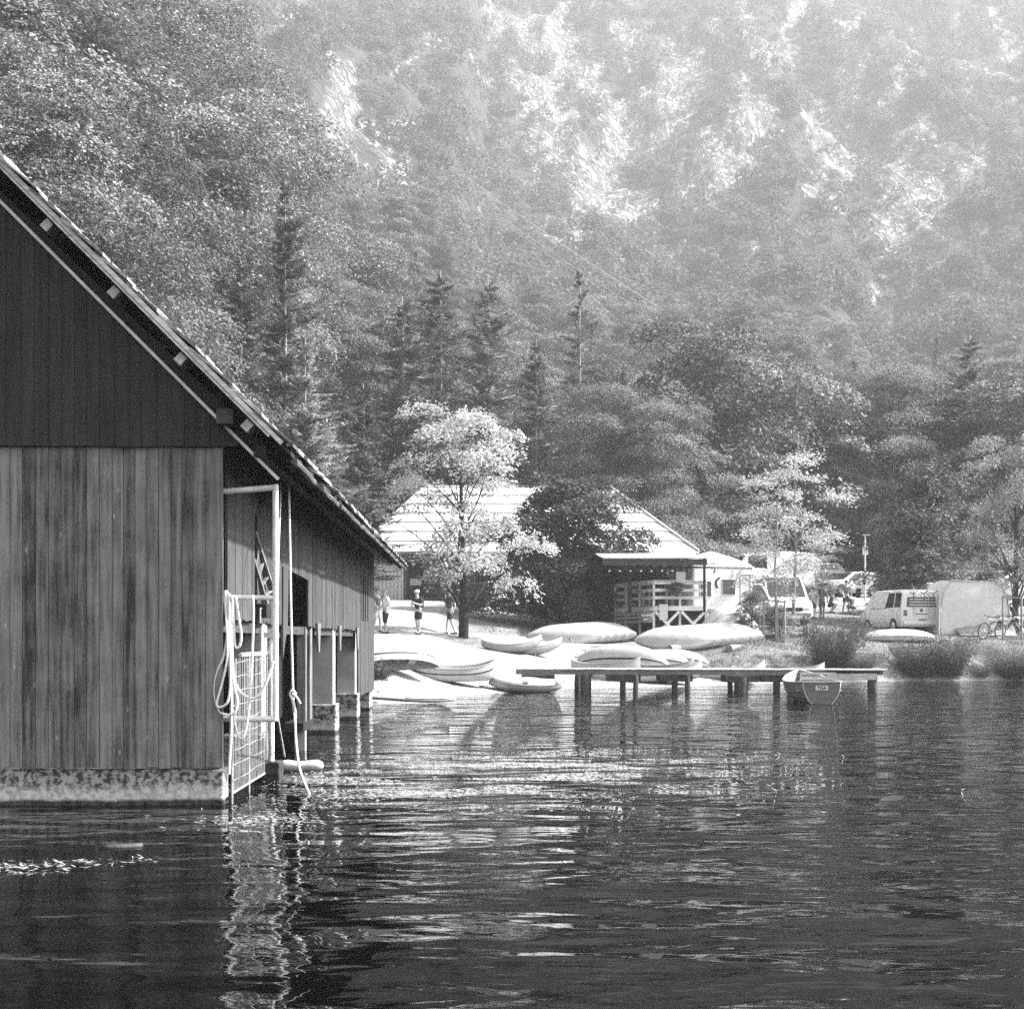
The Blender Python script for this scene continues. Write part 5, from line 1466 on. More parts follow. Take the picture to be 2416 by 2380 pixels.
# rowing boat TISA
def rowing_boat():
    Y = 37.0
    t = thing('rowing_boat', 'planked rowing boat with a TISA name board moored stern first at the jetty', 'boat', at(1938, 1655, Y).to_2d().to_3d(), 0)
    t.rotation_euler = (0, 0, R_(-3))
    L = 4.0; b = MB(); rings = []; inn = []
    zg0 = .50
    for i in range(25):
        s = i / 24
        hw = np.interp(s, [0, .12, .35, .6, .8, .93, 1], [.47, .58, .70, .66, .46, .2, .015])
        zg = zg0 + .10 * (1 - s / .3) ** 2 * (s < .3) * .3 + .26 * max(0, s - .45) ** 1.6 / .55 ** 1.6
        zk = -.12 + .5 * max(0, s - .8) / .2 * .8
        r = []; ri = []
        for k in range(15):
            a = -1 + 2 * k / 14
            c = abs(a)
            x = hw * math.copysign(math.sin(c * PI / 2) ** .85, a)
            z = zk + (zg - zk) * (1 - math.cos(c * PI / 2)) ** .85
            lap = .012 * ((c * 7) % 1.0)
            r.append(Vector((x * (1 + lap), s * L, z))); ri.append(Vector((x * .955, s * L * .985 + .03, z + (.03 if c < .95 else 0))))
        rings.append(r); inn.append(ri)
    b.loft(rings, closed=False, cap=False); hl = b.build('hull', M['boatwood'], t)
    b = MB(); b.loft(inn, closed=False, cap=False); b.build('inside', M['midgrey'], t, True)
    # lap edges
    b = MB()
    for k in (2, 3, 4, 5, 9, 10, 11, 12):
        b.tube([r[k] + Vector((math.copysign(.006, r[k].x), 0, 0)) for r in rings[:-1]], .009, 4)
    b.build('plank_lap', M['midgrey'], hl)
    for sd in (0, -1):
        b = MB(); b.tube([r[sd] + Vector((0, 0, .012)) for r in rings], .026, 6); b.build('gunwale', M['lightgrey'], t, True)
    b = MB(); b.prism([p + Vector((0, -.03, 0)) for p in rings[0]], (0, .035, 0)); tr = b.build('transom', M['boatmid'], t)
    b = MB(); b.tube([p + Vector((0, -.035, 0)) for p in rings[0]], .012, 5); b.build('transom_edge', M['lightgrey'], tr, True)
    b = MB(); b.beam(rings[0][0] + Vector((-.01, -.03, .015)), rings[0][-1] + Vector((.01, -.03, .015)), .05, .035); b.build('transom_cap', M['lightgrey'], tr)
    # seat back and raised stern bench
    b = MB()
    b.beam((-.44, .55, .50), (-.44, .55, .74), .04, .04); b.beam((.44, .55, .50), (.44, .55, .74), .04, .04); b.beam((-.46, .55, .745), (.46, .55, .745), .05, .05); b.beam((-.44, .55, .63), (.44, .55, .63), .025, .08)
    b.build('seat_back', M['lightgrey'], t)
    for y, hw in ((.35, .56), (1.5, .66), (2.5, .52)):
        b = MB(); b.span((-hw, y - .12, .30), (hw, y + .12, .335)); b.build('seat', M['decking'], t)
    # name board
    b = MB(); b.span((-.155, -.052, .335), (.155, -.034, .445)); nb = b.build('name_board', M['clothwhite'], tr)
    cu = bpy.data.curves.new('lettering', 'FONT'); cu.body = 'TISA'; cu.size = .105; cu.align_x = 'CENTER'; cu.align_y = 'CENTER'; cu.extrude = .002; cu.offset = .0035; cu.space_character = 1.12
    tmp = bpy.data.objects.new('tmp', cu); COL.objects.link(tmp)
    me = bpy.data.meshes.new_from_object(tmp.evaluated_get(bpy.context.evaluated_depsgraph_get()))
    bpy.data.objects.remove(tmp)
    lt = link('lettering', me, M['stripe'], nb); lt.rotation_euler = (PI / 2, 0, 0); lt.location = (0, -.055, .39)
    mr = tag(MB().tube(smooth_path([(0, 0, 0), (.1, 1.0, -.25), (.35, 2.4, -.2), (.5, 3.4, .1)]), .012, 5).build('rope', M['rope'], None, True), 'slack mooring line from the rowing boat to the jetty', 'rope'); mr.location = Vector(t.location) + Vector((.5, 3.4, .42))
M['boatmid'] = grey('transom_paint', .12, .19, 12)
rowing_boat()
# ------------------------------------------------------------------ vehicles
def vehicle(name, label, cat, loc, rz, W, st, paint, wheels, sides, front=None, rear=None, group=None, wr=.32, top_in=.22, under='black'):
    """st: stations (y, z_under, z_belt, z_top) from rear (-) to front (+); sides: windows (y0, y1) along the flank"""
    t = thing(name, label, cat, loc, rz, group)
    hw = W / 2
    ys = [s[0] for s in st]
    def S_(y):
        return [float(np.interp(y, ys, [s[j] for s in st])) for j in (1, 2, 3)]
    def ring(y, shr=1.0):
        zb, ze, zt = S_(y)
        w_ = hw * shr; wt = max(w_ - top_in * max(zt - ze, 0), .2)
        zt2 = max(zt, ze + .02)
        return [Vector(p) for p in ((-.90 * w_, y, zb), (.90 * w_, y, zb), (.985 * w_, y, zb + .10), (w_, y, (zb + ze) / 2), (w_ * .985, y, ze), (wt, y, zt2 - .07 * min(1, zt2 - ze)), (wt - .10, y, zt2), (-wt + .10, y, zt2), (-wt, y, zt2 - .07 * min(1, zt2 - ze)), (-w_ * .985, y, ze), (-w_, y, (zb + ze) / 2), (-.985 * w_, y, zb + .10))]
    yy = sorted(set([ys[0] + .03, ys[-1] - .03] + ys + list(np.linspace(ys[0], ys[-1], 26))))
    rings = [ring(y, .955 if (y == ys[0] or y == ys[-1]) else 1.0) for y in yy]
    b = MB(); b.loft(rings); body = b.build('body', M[paint], t, 'auto')
    def flank(s, y, f, off=.006):
        zb, ze, zt = S_(y)
        wt = hw - top_in * max(zt - ze, 0)
        return Vector((s * (hw * .985 + (wt - hw * .985) * f + off), y, ze + (zt - .07 - ze) * f))
    for s in (-1, 1):
        for (y0, y1) in sides:
            b = MB(); n = 6
            v = []
            for i in range(n + 1):
                y = y0 + (y1 - y0) * i / n
                v += [flank(s, y, .06), flank(s, y, .90)]
            b.add(v, [(2 * i, 2 * i + 1, 2 * i + 3, 2 * i + 2) for i in range(n)])
            b.build('window', M['glass'], t)
        for y in wheels:
            b = MB(); x = s * (hw - .10)
            arch = [Vector((s * (hw + .004), y + (wr + .07) * math.cos(a), max(wr + (wr + .07) * math.sin(a), .02))) for a in np.linspace(-.35, PI + .35, 15)]
            b.add(arch, [tuple(range(15))]); b.build('wheel_arch', M['black'], t)
            b = MB(); b.tube([(x - .10, y, wr), (x - .085, y, wr), (x + .085, y, wr), (x + .112, y, wr)], [wr * .93, wr, wr, wr * .93], 22); wh = b.build('wheel', M['black'], t, 'auto')
            b = MB(); b.tube([(x + s * .113, y, wr), (x + s * .122, y, wr)], [wr * .66, wr * .6], 18); b.build('rim', M['steel'], wh, 'auto')
        b = MB(); y = np.interp(.72, [0, 1], [ys[0], ys[-1]])
        for (y0, y1) in sides[-1:]:
            p = flank(s, y1 - .12, .1, .09); b.ball(p, (.09, .06, .07), 8, 6)
        b.build('wing_mirror', M[paint], t, True)
    def cross(y0, y1, z_off=.012, wx=.86):
        v = []
        for i in range(7):
            y = y0 + (y1 - y0) * i / 6
            zb, ze, zt = S_(y)
            wt = (hw - top_in * max(zt - ze, 0) - .1) * wx / .86
            n_ = z_off
            v += [Vector((-wt, y, zt + n_)), Vector((wt, y, zt + n_))]
        return MB().add(v, [(2 * i, 2 * i + 1, 2 * i + 3, 2 * i + 2) for i in range(6)])
    if front: cross(*front).build('windscreen', M['glass'], t)
    if rear: cross(*rear).build('rear_window', M['glass'], t)
    for s in (-1, 1):
        zb, ze, zt = S_(ys[-1])
        b = MB(); b.box((s * hw * .66, ys[-1] + .004, (zb + ze) / 2 + .16), (hw * .34, .03, .13)); b.build('headlight', M['steel'], t, bevel=.01)
        zb, ze, zt = S_(ys[0])
        b = MB(); b.box((s * hw * .80, ys[0] - .004, (zb + ze) / 2 + .18), (hw * .18, .03, .26)); b.build('tail_light', M['lamp_red'], t, bevel=.01)
    b = MB(); b.box((0, ys[-1] + .02, S_(ys[-1])[0] + .12), (W * .9, .08, .16)); b.build('front_bumper', M['midgrey'], t, bevel=.02)
    b = MB(); b.box((0, ys[-1] + .012, S_(ys[-1])[0] + .36), (W * .5, .03, .18)); b.build('grille', M['stripe'], t)
    b = MB(); b.box((0, ys[0] - .02, S_(ys[0])[0] + .12), (W * .9, .08, .16)); b.build('rear_bumper', M[paint], t, bevel=.02)
    return t

hatch = [(-1.95, .34, .86, .92), (-1.88, .28, .92, 1.0), (-1.45, .22, .93, 1.44), (-.6, .2, .92, 1.50), (.15, .2, .91, 1.44), (1.0, .2, .92, .98), (1.6, .24, .82, .86), (1.93, .32, .68, .70)]
wagon = [(-2.2, .34, .88, .95), (-2.1, .28, .94, 1.1), (-1.75, .22, .95, 1.46), (-.2, .2, .94, 1.50), (.4, .2, .93, 1.42), (1.2, .2, .93, .99), (1.9, .24, .84, .88), (2.2, .32, .70, .72)]
vehicle('parked_car', 'silver hatchback parked nose down towards the walkers', 'car', gp(2000, 1407, 60, 100), R_(118), 1.75, hatch, 'carsilver', (-1.2, 1.22), [(-1.35, -.45), (-.35, .62)], front=(.2, .95), rear=(-1.86, -1.5))
g = gp(1935, 1396, 60, 110)
vehicle('parked_car', 'pale estate car with a roof rail behind the silver hatchback', 'car', (g.x, g.y + 3.2, gz(g.x, g.y + 3.2)), R_(100), 1.8, wagon, 'carsilver', (-1.35, 1.35), [(-1.75, -1.0), (-.9, -.05), (.05, .85)], front=(.45, 1.15), rear=(-2.08, -1.78))
g = gu(2022, 90)
vc = vehicle('parked_car', 'dark car with its tailgate raised behind the sign post', 'car', g, R_(65), 1.8, wagon, 'carmid', (-1.35, 1.35), [(-1.75, -1.0), (-.9, -.05), (.05, .85)], front=(.45, 1.15))
b = MB(); b.prism([(-.75, -1.95, 1.46), (.75, -1.95, 1.46), (.7, -3.0, 1.72), (-.7, -3.0, 1.72)], (0, 0, .06)); b.build('tailgate', M['carsilver'], vc, bevel=.02)
g = gu(2415, 70)
vehicle('parked_car', 'white car with big dark side window beyond the bicycle stand', 'car', g, R_(80), 1.8, wagon, 'carwhite', (-1.35, 1.35), [(-1.75, -1.0), (-.9, -.05), (.05, .85)], front=(.45, 1.15), rear=(-2.08, -1.78))
g = gu(2380, 82)
vehicle('parked_car', 'white car roof showing between the tent and the tied maple', 'car', g, R_(95), 1.8, hatch, 'carwhite', (-1.2, 1.22), [(-1.35, -.45), (-.35, .62)], front=(.2, .95), rear=(-1.86, -1.5))
# delivery van facing the water
vanst = [(-2.6, .4, 1.25, 2.3), (-2.5, .3, 1.3, 2.42), (-1.0, .28, 1.3, 2.5), (.9, .28, 1.3, 2.42), (1.25, .28, 1.28, 2.3), (2.05, .28, 1.15, 1.22), (2.5, .3, .98, 1.02), (2.65, .38, .8, .82)]
g = gu(1848, 67.5)
vehicle('delivery_van', 'high white van facing the water behind the staked sapling', 'van', (g.x, g.y + 2.2, gz(g.x, g.y)), R_(187), 2.0, vanst, 'carwhite', (-1.6, 1.65), [(.1, 1.15)], front=(1.28, 1.98), top_in=.10)
g = gu(1800, 80)
vehicle('delivery_van', 'tall white van roof showing behind the camper', 'van', (g.x, g.y, gz(g.x, g.y)), R_(100), 2.0, vanst, 'carwhite', (-1.6, 1.65), [(.1, 1.15)], front=(1.28, 1.98), top_in=.10)

# white minibus with a cycle carrier, seen from the rear corner
g = gp(2150, 1494, 58, 75)
minist = [(-2.35, .36, 1.12, 1.80), (-2.28, .30, 1.14, 1.93), (-1.9, .28, 1.14, 1.99), (.9, .28, 1.12, 1.99), (1.2, .28, 1.10, 1.90), (1.85, .28, 1.02, 1.12), (2.35, .3, .9, .95), (2.5, .38, .72, .74)]
mv = vehicle('minibus', 'white minibus with rear cycle carrier parked beside the tent', 'van', (g.x + .05, g.y + 2.2, g.z), R_(9), 1.9, minist, 'carwhite', (-1.45, 1.5), [(-2.2, -1.55), (-1.45, -.25), (-.15, .95)], front=(1.22, 1.8), top_in=.13)
b = MB(); b.prism([(-.70, -2.366, 1.20), (.70, -2.366, 1.20), (.66, -2.345, 1.76), (-.66, -2.345, 1.76)], (0, .03, 0)); b.build('rear_window', M['glass'], mv)
for s in (-1, 1):
    b = MB(); b.tube([(s * .34, -2.40, .75), (s * .34, -2.41, 1.15), (s * .34, -2.40, 1.80), (s * .34, -2.3, 2.02)], .02, 6); cr = b.build('carrier_upright', M['whitepaint'], mv)
for z in (1.28, 1.40, 1.52, 1.66):
    b = MB(); b.tube([(-.62, -2.46, z), (.60, -2.46, z)], .022, 6); b.build('carrier_rail', M['whitepaint'], mv)
    for s in (-.34, .34):
        b = MB(); b.box((s, -2.45, z), (.06, .05, .06)); b.build('clamp', M['stripe'], mv)
b = MB(); b.torus((0, -2.372, 1.045), .062, .009, 'y', 20, 5)
for seg in (((-.03, .055), (0, .01)), ((0, .01), (.03, .055)), ((-.052, .02), (-.026, -.05)), ((-.026, -.05), (0, .0)), ((0, .0), (.026, -.05)), ((.026, -.05), (.052, .02))):
    b.tube([(seg[0][0], -2.372, 1.045 + seg[0][1]), (seg[1][0], -2.372, 1.045 + seg[1][1])], .007, 4)
b.build('emblem', M['stripe'], mv)
b = MB(); b.box((0, -2.372, .88), (.62, .02, .02)); b.build('handle_strip', M['stripe'], mv)
b = MB(); b.box((.05, -2.385, .60), (.34, .02, .09)); b.build('number_plate', M['midgrey'], mv)
b = MB(); b.prism([(-.965, -.6, 1.18), (-.965, .9, 1.18), (-.86, .8, 1.95), (-.86, -.9, 1.95)], (-.012, 0, 0)); b.build('sun_curtain', M['canvas'], mv)
# handlebars of a child's bicycle on the carrier
b = MB()
for x in (-.45, .05, .5):
    b.tube(smooth_path([(x - .18, -2.5, 1.86), (x, -2.52, 1.8), (x + .2, -2.5, 1.92)], 4), .018, 5); b.tube([(x, -2.52, 1.8), (x + .05, -2.5, 1.5)], .016, 5)
b.build('carrier_arm', M['stripe'], mv)

# camper with its side to the water
g = gu(1712, 66.5)
cz = gz(g.x, g.y)
cp = thing('camper', 'white camper with rounded decal window and cab towards the parked vans', 'camper', (g.x, g.y + .9, cz), R_(-64))
b = MB(); b.span((-1.05, -2.3, .55), (1.05, .9, 2.62)); b.build('body', M['carwhite'], cp, bevel=.09)
b = MB(); b.prism([(-1.0, .86, 1.95), (-1.0, 1.9, 2.15), (-1.0, 1.75, 2.60), (-1.0, .86, 2.60)], (2.0, 0, 0)); b.build('overcab', M['carwhite'], cp, bevel=.06)
b = MB(); b.span((-1.10, -2.36, 2.60), (1.10, 1.0, 2.68)); b.build('roof', M['carwhite'], cp, bevel=.02)
b = MB(); b.prism([(-.92, .88, .45), (-.92, 2.85, .45), (-.92, 2.95, .85), (-.92, 2.1, 1.16), (-.92, 1.55, 1.93), (-.92, .88, 1.93)], (1.84, 0, 0)); cb = b.build('cab', M['carwhite'], cp, bevel=.06)
for s in (-1, 1):
    x = s * .945
    b = MB(); b.prism([(x, 1.0, 1.22), (x, 1.9, 1.18), (x, 1.50, 1.82), (x, 1.0, 1.82)], (s * .012, 0, 0)); b.build('window', M['glass'], cb)
    for y in (-1.5, 2.25):
        b = MB(); b.tube([(s * .70, y, .34), (s * .97, y, .34)], .34, 20); wh = b.build('wheel', M['black'], cp, 'auto')
        b = MB(); b.tube([(s * .975, y, .34), (s * .985, y, .34)], .2, 16); b.build('rim', M['steel'], wh)
b = MB(); b.prism([(-.8, 2.06, 1.22), (.8, 2.06, 1.22), (.8, 1.60, 1.88), (-.8, 1.60, 1.88)], (0, .05, .03)); b.build('windscreen', M['glass'], cb)
for (y0, y1, z0, z1, nm_, mt) in ((-1.95, -1.35, 1.25, 1.95, 'window', 'glass'), (-.75, -.05, 1.35, 2.05, 'window', 'glass'), (.25, .8, .75, 2.3, 'door', 'lightgrey')):
    b = MB(); b.span((1.05, y0, z0), (1.065, y1, z1)); w_ = b.build(nm_, M[mt], cp, bevel=.003)
    b = MB(); b.tube([(1.07, y0, z0), (1.07, y1, z0), (1.07, y1, z1), (1.07, y0, z1), (1.07, y0, z0)], .022, 4); b.build('frame', M['whitepaint'], w_)
b = MB(); b.tube(smooth_path([(1.066, -.90, 2.12), (1.066, -1.06, 2.0), (1.066, -1.08, 1.8), (1.066, -1.0, 1.66)], 5), .05, 6); b.build('decal', M['stripe'], cp)
b = MB(); b.span((1.05, -2.28, .62), (1.058, .2, .70)); b.build('trim_strip', M['midgrey'], cp)
for s in (-.6, .6):
    b = MB(); b.box((s, 2.94, .74), (.3, .04, .16)); b.build('headlight', M['steel'], cp, bevel=.01)

# white tarpaulin over gear between kayaks and camper
g = gu(1722, 62.5)
tp = thing('tarpaulin', 'white tarpaulin draped over a heap behind the kayak row', 'tarpaulin', g)
n = 15; vs = []; fs = []
for i in range(n):
    for j in range(n):
        x = -1.35 + 2.7 * i / (n - 1); y = -.8 + 1.6 * j / (n - 1)
        r = math.hypot(x / 1.35, y / .8)
        vs.append((x * (1 + .05 * math.sin(7 * y)), y, 1.3 * math.cos(min(r, 1) * PI / 2) ** .8 + .05 * math.sin(5 * x + 2 * y) * max(0, 1 - r) + .02))
for i in range(n - 1):
    for j in range(n - 1): fs.append((i * n + j, (i + 1) * n + j, (i + 1) * n + j + 1, i * n + j + 1))
b = MB(); b.add(vs, fs); b.build('sheet', M['clothwhite'], tp, True)
b = MB(); b.tube([(-1.2, -.62, .12), (-.4, -.5, .85), (.5, -.5, .85), (1.2, -.62, .12)], .012, 5); b.build('cord', M['midgrey'], tp)

# tent beside the minibus
g = gp(2290, 1500, 58, 75)
tn = thing('tent', 'big white tunnel tent with sagging side panel beside the minibus', 'tent', (g.x + .3, g.y + .3, g.z), R_(3)); tn.scale = (1.03, 1, 1.09)
b = MB(); prof = [(-1.55, 0), (-1.55, 1.0), (-1.38, 1.85), (-1.05, 2.28), (-.2, 2.24), (.75, 2.20), (1.2, 2.0), (1.45, 1.5), (1.52, .9), (1.60, 0)]
rings = []
for y in np.linspace(0, 3.4, 6):
    k = 1 - .02 * math.sin(y * 3)
    rings.append([Vector((x * k, y, z * k)) for x, z in prof])
b.loft(rings, closed=False, cap=False); b.build('roof_cloth', M['clothwhite'], tn, 'auto')
n = 18; vs = []; fs = []
for i in range(n + 1):
    for j in range(n + 1):
        x = -1.5 + 3.0 * i / n
        zt = float(np.interp(x, [p[0] for p in prof[1:-1]], [p[1] for p in prof[1:-1]])) if abs(x) < 1.5 else 1.0
        f = j / n
        sag = .10 * math.sin(PI * i / n) * math.sin(PI * f) + .02 * math.sin(9 * f + 2.2 * math.cos(PI * i / n)) * math.sin(PI * i / n)
        vs.append((x, .01 - sag, zt * f))
for i in range(n):
    for j in range(n): fs.append((i * (n + 1) + j, (i + 1) * (n + 1) + j, (i + 1) * (n + 1) + j + 1, i * (n + 1) + j + 1))
b = MB(); b.add(vs, fs); b.build('front_panel', M['canvas'], tn, True)
b = MB(); b.tube([Vector((x, -.01, z)) for x, z in prof], .025, 6); b.build('edge_pole', M['lightgrey'], tn)
n = 16; vs = []; fs = []
for i in range(n + 1):
    for j in range(7):
        x = -.9 + 2.45 * i / n; f = j / 6
        zt = .28 + .38 * i / n
        vs.append((x, -.05 - .75 * (1 - f) + .03 * math.sin(14 * i / n + 3 * f), zt * f + .02 + .03 * math.sin(i * 2.1) * f))
for i in range(n):
    for j in range(6): fs.append((i * 7 + j, (i + 1) * 7 + j, (i + 1) * 7 + j + 1, i * 7 + j + 1))
b = MB(); b.add(vs, fs); b.build('mud_flap', M['tarp'], tn, True)
for x, l in ((-1.55, -.7), (1.6, .6)):
    b = MB(); b.tube([(x, 0, 1.9 if x < 0 else 1.3), (x + l * .5, -.9, .02)], .008, 4); b.build('guy_line', M['whitepaint'], tn)

# bicycles
def bicycle(label, loc, rz, lean):
    t = thing('bicycle', label, 'bicycle', loc, rz); t.rotation_euler = (0, R_(lean), rz)
    for y, nm_ in ((-.54, 'wheel'), (.54, 'wheel')):
        b = MB(); b.torus((0, y, .35), .335, .028, 'x', 28, 6); wh = b.build('wheel', M['black'], t, True)
        b = MB(); b.torus((0, y, .35), .305, .014, 'x', 28, 5); b.build('rim', M['steel'], wh, True)
        b = MB()
        for k in range(14):
            a = 2 * PI * k / 14
            b.tube([(.02 * (-1) ** k, y, .35), (0, y + .30 * math.cos(a), .35 + .30 * math.sin(a))], .0035, 3, False)
        b.build('spoke', M['steel'], wh)
    bb, st_, hd, ht, ra, fa = (0, -.10, .30), (0, -.22, .78), (0, .36, .70), (0, .33, .86), (0, -.54, .35), (0, .54, .35)
    b = MB()
    for p, q, r in ((bb, st_, .018), (bb, hd, .022), (st_, ht, .02), (hd, ht, .022), (bb, ra, .012), (st_, ra, .011), (hd, fa, .016)): b.tube([p, q], r, 6)
    b.build('frame', M['steel'], t)
    b = MB(); b.tube(smooth_path([(-.30, .26, .99), (-.12, .33, .98), (0, .33, .96), (.12, .33, .98), (.30, .26, .99)], 4), .014, 6); b.tube([(0, .33, .84), (0, .33, .97)], .014, 6); b.build('handlebar', M['black'], t)
    b = MB(); b.tube([st_, (0, -.25, .93)], .014, 6); b.build('seat_post', M['steel'], t)
    b = MB(); b.loft([[Vector((w_ * x, y, .95 + z)) for x, z in ((-1, 0), (-.6, .03), (.6, .03), (1, 0), (.5, -.03), (-.5, -.03))] for y, w_ in ((-.38, .04), (-.34, .08), (-.25, .075), (-.12, .03), (-.06, .018))]); b.build('saddle', M['black'], t, True)
    b = MB(); b.torus((.03, -.10, .30), .09, .008, 'x', 18, 4); b.tube([(.05, -.10, .30), (.05, -.02, .16)], .01, 5); b.tube([(-.05, -.10, .30), (-.05, -.18, .44)], .01, 5); b.box((.09, -.02, .155), (.09, .06, .02)); b.box((-.09, -.18, .445), (.09, .06, .02)); b.build('crank', M['black'], t)
    b = MB(); b.box((0, -.5, .78), (.12, .3, .02)); b.box((.09, -.52, .62), (.08, .26, .26)); b.build('rear_bag', M['clothdark'], t, bevel=.02)
    return t
bicycle('loaded bicycle leaning in front of the tent flap, wheel nearest the tent', gp(2338, 1506, 56, 75), R_(122), -9)
bicycle('second loaded bicycle behind the one that leans by the tent flap', gp(2372, 1503, 56, 75) + Vector((.1, .5, 0)), R_(112), -6)
bicycle('third bicycle, farthest from the tent flap', gp(2402, 1500, 56, 75) + Vector((.2, .6, 0)), R_(118), -7)
# rails round the trees
def stake_rail(label, u, Y, us, h, name='tree_stake'):
    g = gu(u, Y)
    t = thing(name, label, 'stakes', g); o = Vector(t.location)
    tops = []
    for q in us:
        p = gu(q, Y) - o
        b = MB(); b.tube([p + Vector((0, 0, -.3)), p + Vector((0, 0, h))], .045, 7); b.build('stake', M['barkpale'], t, 'auto'); tops.append(p + Vector((0, .0, h - .08)))
    for a, c in zip(tops, tops[1:]):
        b = MB(); b.beam(a + Vector((0, -.055, 0)), c + Vector((0, -.055, 0)), .03, .07); b.build('rail', M['barkpale'], t)
stake_rail('pale stakes with a cross rail round the young tree', 1825, 60.0, (1802, 1831, 1851), 1.75)
stake_rail('pale stake rail beside the tied maple and the bicycles', 2390, 64, (2366, 2410), 1.9)
# bench and table behind the sapling
g = gu(1868, 61.5)
pb = thing('picnic_bench', 'grey picnic bench in front of the high white van', 'bench', g, R_(8))
b = MB(); b.span((-.75, -.2, .42), (.75, .2, .47)); b.build('seat', M['lightgrey'], pb)
b = MB(); b.span((-.75, .2, .78), (.75, .26, .92)); b.build('backrest', M['lightgrey'], pb)
for x in (-.6, .6):
    for y in (-.15, .2):
        b = MB(); b.span((x - .03, y - .03, -.1), (x + .03, y + .03, .42 if y < 0 else .9)); b.build('leg', M['stripe'], pb)

# sign post with lamp, trailer
sp_ = thing('sign_post', 'tall thin post with a small white parking notice and lamp head', 'sign', gu(2041, 80))
o = Vector(sp_.location)
zt = at(2041, 1263, 80).z - o.z
b = MB(); b.tube([(0, 0, -.2), (0, 0, zt)], .05, 8); b.build('pole', M['lightgrey'], sp_)
z0, z1 = at(0, 1309, 80).z - o.z, at(0, 1289, 80).z - o.z
b = MB(); b.span((-.15, -.09, z0), (.15, -.06, z1)); pn = b.build('sign_panel', M['clothwhite'], sp_)
b = MB(); zm = (z0 + z1) / 2 + .06
b.span((-.06, -.1, zm - .10), (-.035, -.093, zm + .12)); b.span((.035, -.1, zm - .10), (.06, -.093, zm + .12)); b.span((-.032, -.1, zm + .095), (.032, -.093, zm + .12)); b.span((-.032, -.1, zm - .01), (.032, -.093, zm + .015)); b.build('pictogram', M['midgrey'], pn)
b = MB(); b.span((-.12, -.08, zt), (.28, .08, zt + .06)); b.build('lamp_head', M['lightgrey'], sp_)
tl = thing('box_trailer', 'plain white box trailer beside the sign post', 'trailer', gu(2075, 84), R_(2))
b = MB(); b.span((-.75, 0, .5), (.75, 2.4, 1.25)); b.build('box', M['carwhite'], tl, bevel=.03)
b = MB(); b.span((-.80, -.04, 1.25), (.80, 2.44, 1.33)); b.build('lid', M['midgrey'], tl)
for s in (-1, 1):
    b = MB(); b.tube([(s * .80, 1.3, .3), (s * .95, 1.3, .3)], .3, 16); b.build('wheel', M['black'], tl)
bar = thing('barrier', 'long white barrier rail behind the hedge of the car park', 'barrier', gu(2300, 92))
b = MB(); b.box((0, 0, 1.55 + .0), (3.6, .06, .14)); b.build('rail', M['whitepaint'], bar)
for x in (-1.6, 0, 1.6):
    b = MB(); b.box((x, .06, .7), (.1, .06, 1.7)); b.build('post', M['whitepaint'], bar)

# ------------------------------------------------------------------ deck chairs
def deck_chair(label, loc, rz):
    t = thing('deck_chair', label, 'deck chair', loc, rz)
    for s in (-.28, .28):
        b = MB(); b.beam((s, -.50, .03), (s, .45, 1.0), .03, .05); b.build('frame_rail', M['whitepaint'], t)
        b = MB(); b.beam((s * .9, .50, .03), (s * .9, -.38, .52), .03, .05); b.build('frame_rail', M['whitepaint'], t)
    b = MB(); pts = [(.43, .97), (.28, .74), (.12, .52), (-.03, .38), (-.18, .33), (-.36, .49)]
    b.loft([[Vector((x, y, z)) for y, z in pts] for x in (-.26, 0, .26)], closed=False, cap=False); b.build('canvas_seat', M['clothwhite'], t, True)
    b = MB(); b.beam((-.28, .45, 1.0), (.28, .45, 1.0), .04, .04); b.build('top_bar', M['whitepaint'], t)
    return t
CH_ = [(1160, 75, -35, 'deck chair under the man in a hat before the log wall'), (1184, 76, 20, 'deck chair between the two loungers'), (1205, 74.5, 60, 'deck chair under the dark haired lounger'), (1232, 74.6, 62, 'empty white deck chair nearest the loungers'), (1262, 74.8, 60, 'empty deck chair behind the dark maple trunk'), (1300, 75, 60, 'empty deck chair hidden by the leaves of the dark maple')]
for u, Y, rz, lb in CH_: deck_chair(lb, gu(u, Y), R_(rz))
for k, (u, Y) in enumerate(((1395, 74), (1415, 74))):
    t = thing('bollard', ('pale wooden post by the edging wall nearest the maple', 'pale wooden post by the edging wall nearest the steps')[k], 'post', gu(u, Y))
    b = MB(); b.tube([(0, 0, -.2), (0, 0, 1.1)], .1, 9); b.build('shaft', M['barkpale'], t, 'auto')
    b = MB(); b.tube([(0, 0, 1.1), (0, 0, 1.16)], [.1, .04], 9); b.build('cap', M['lightgrey'], t)
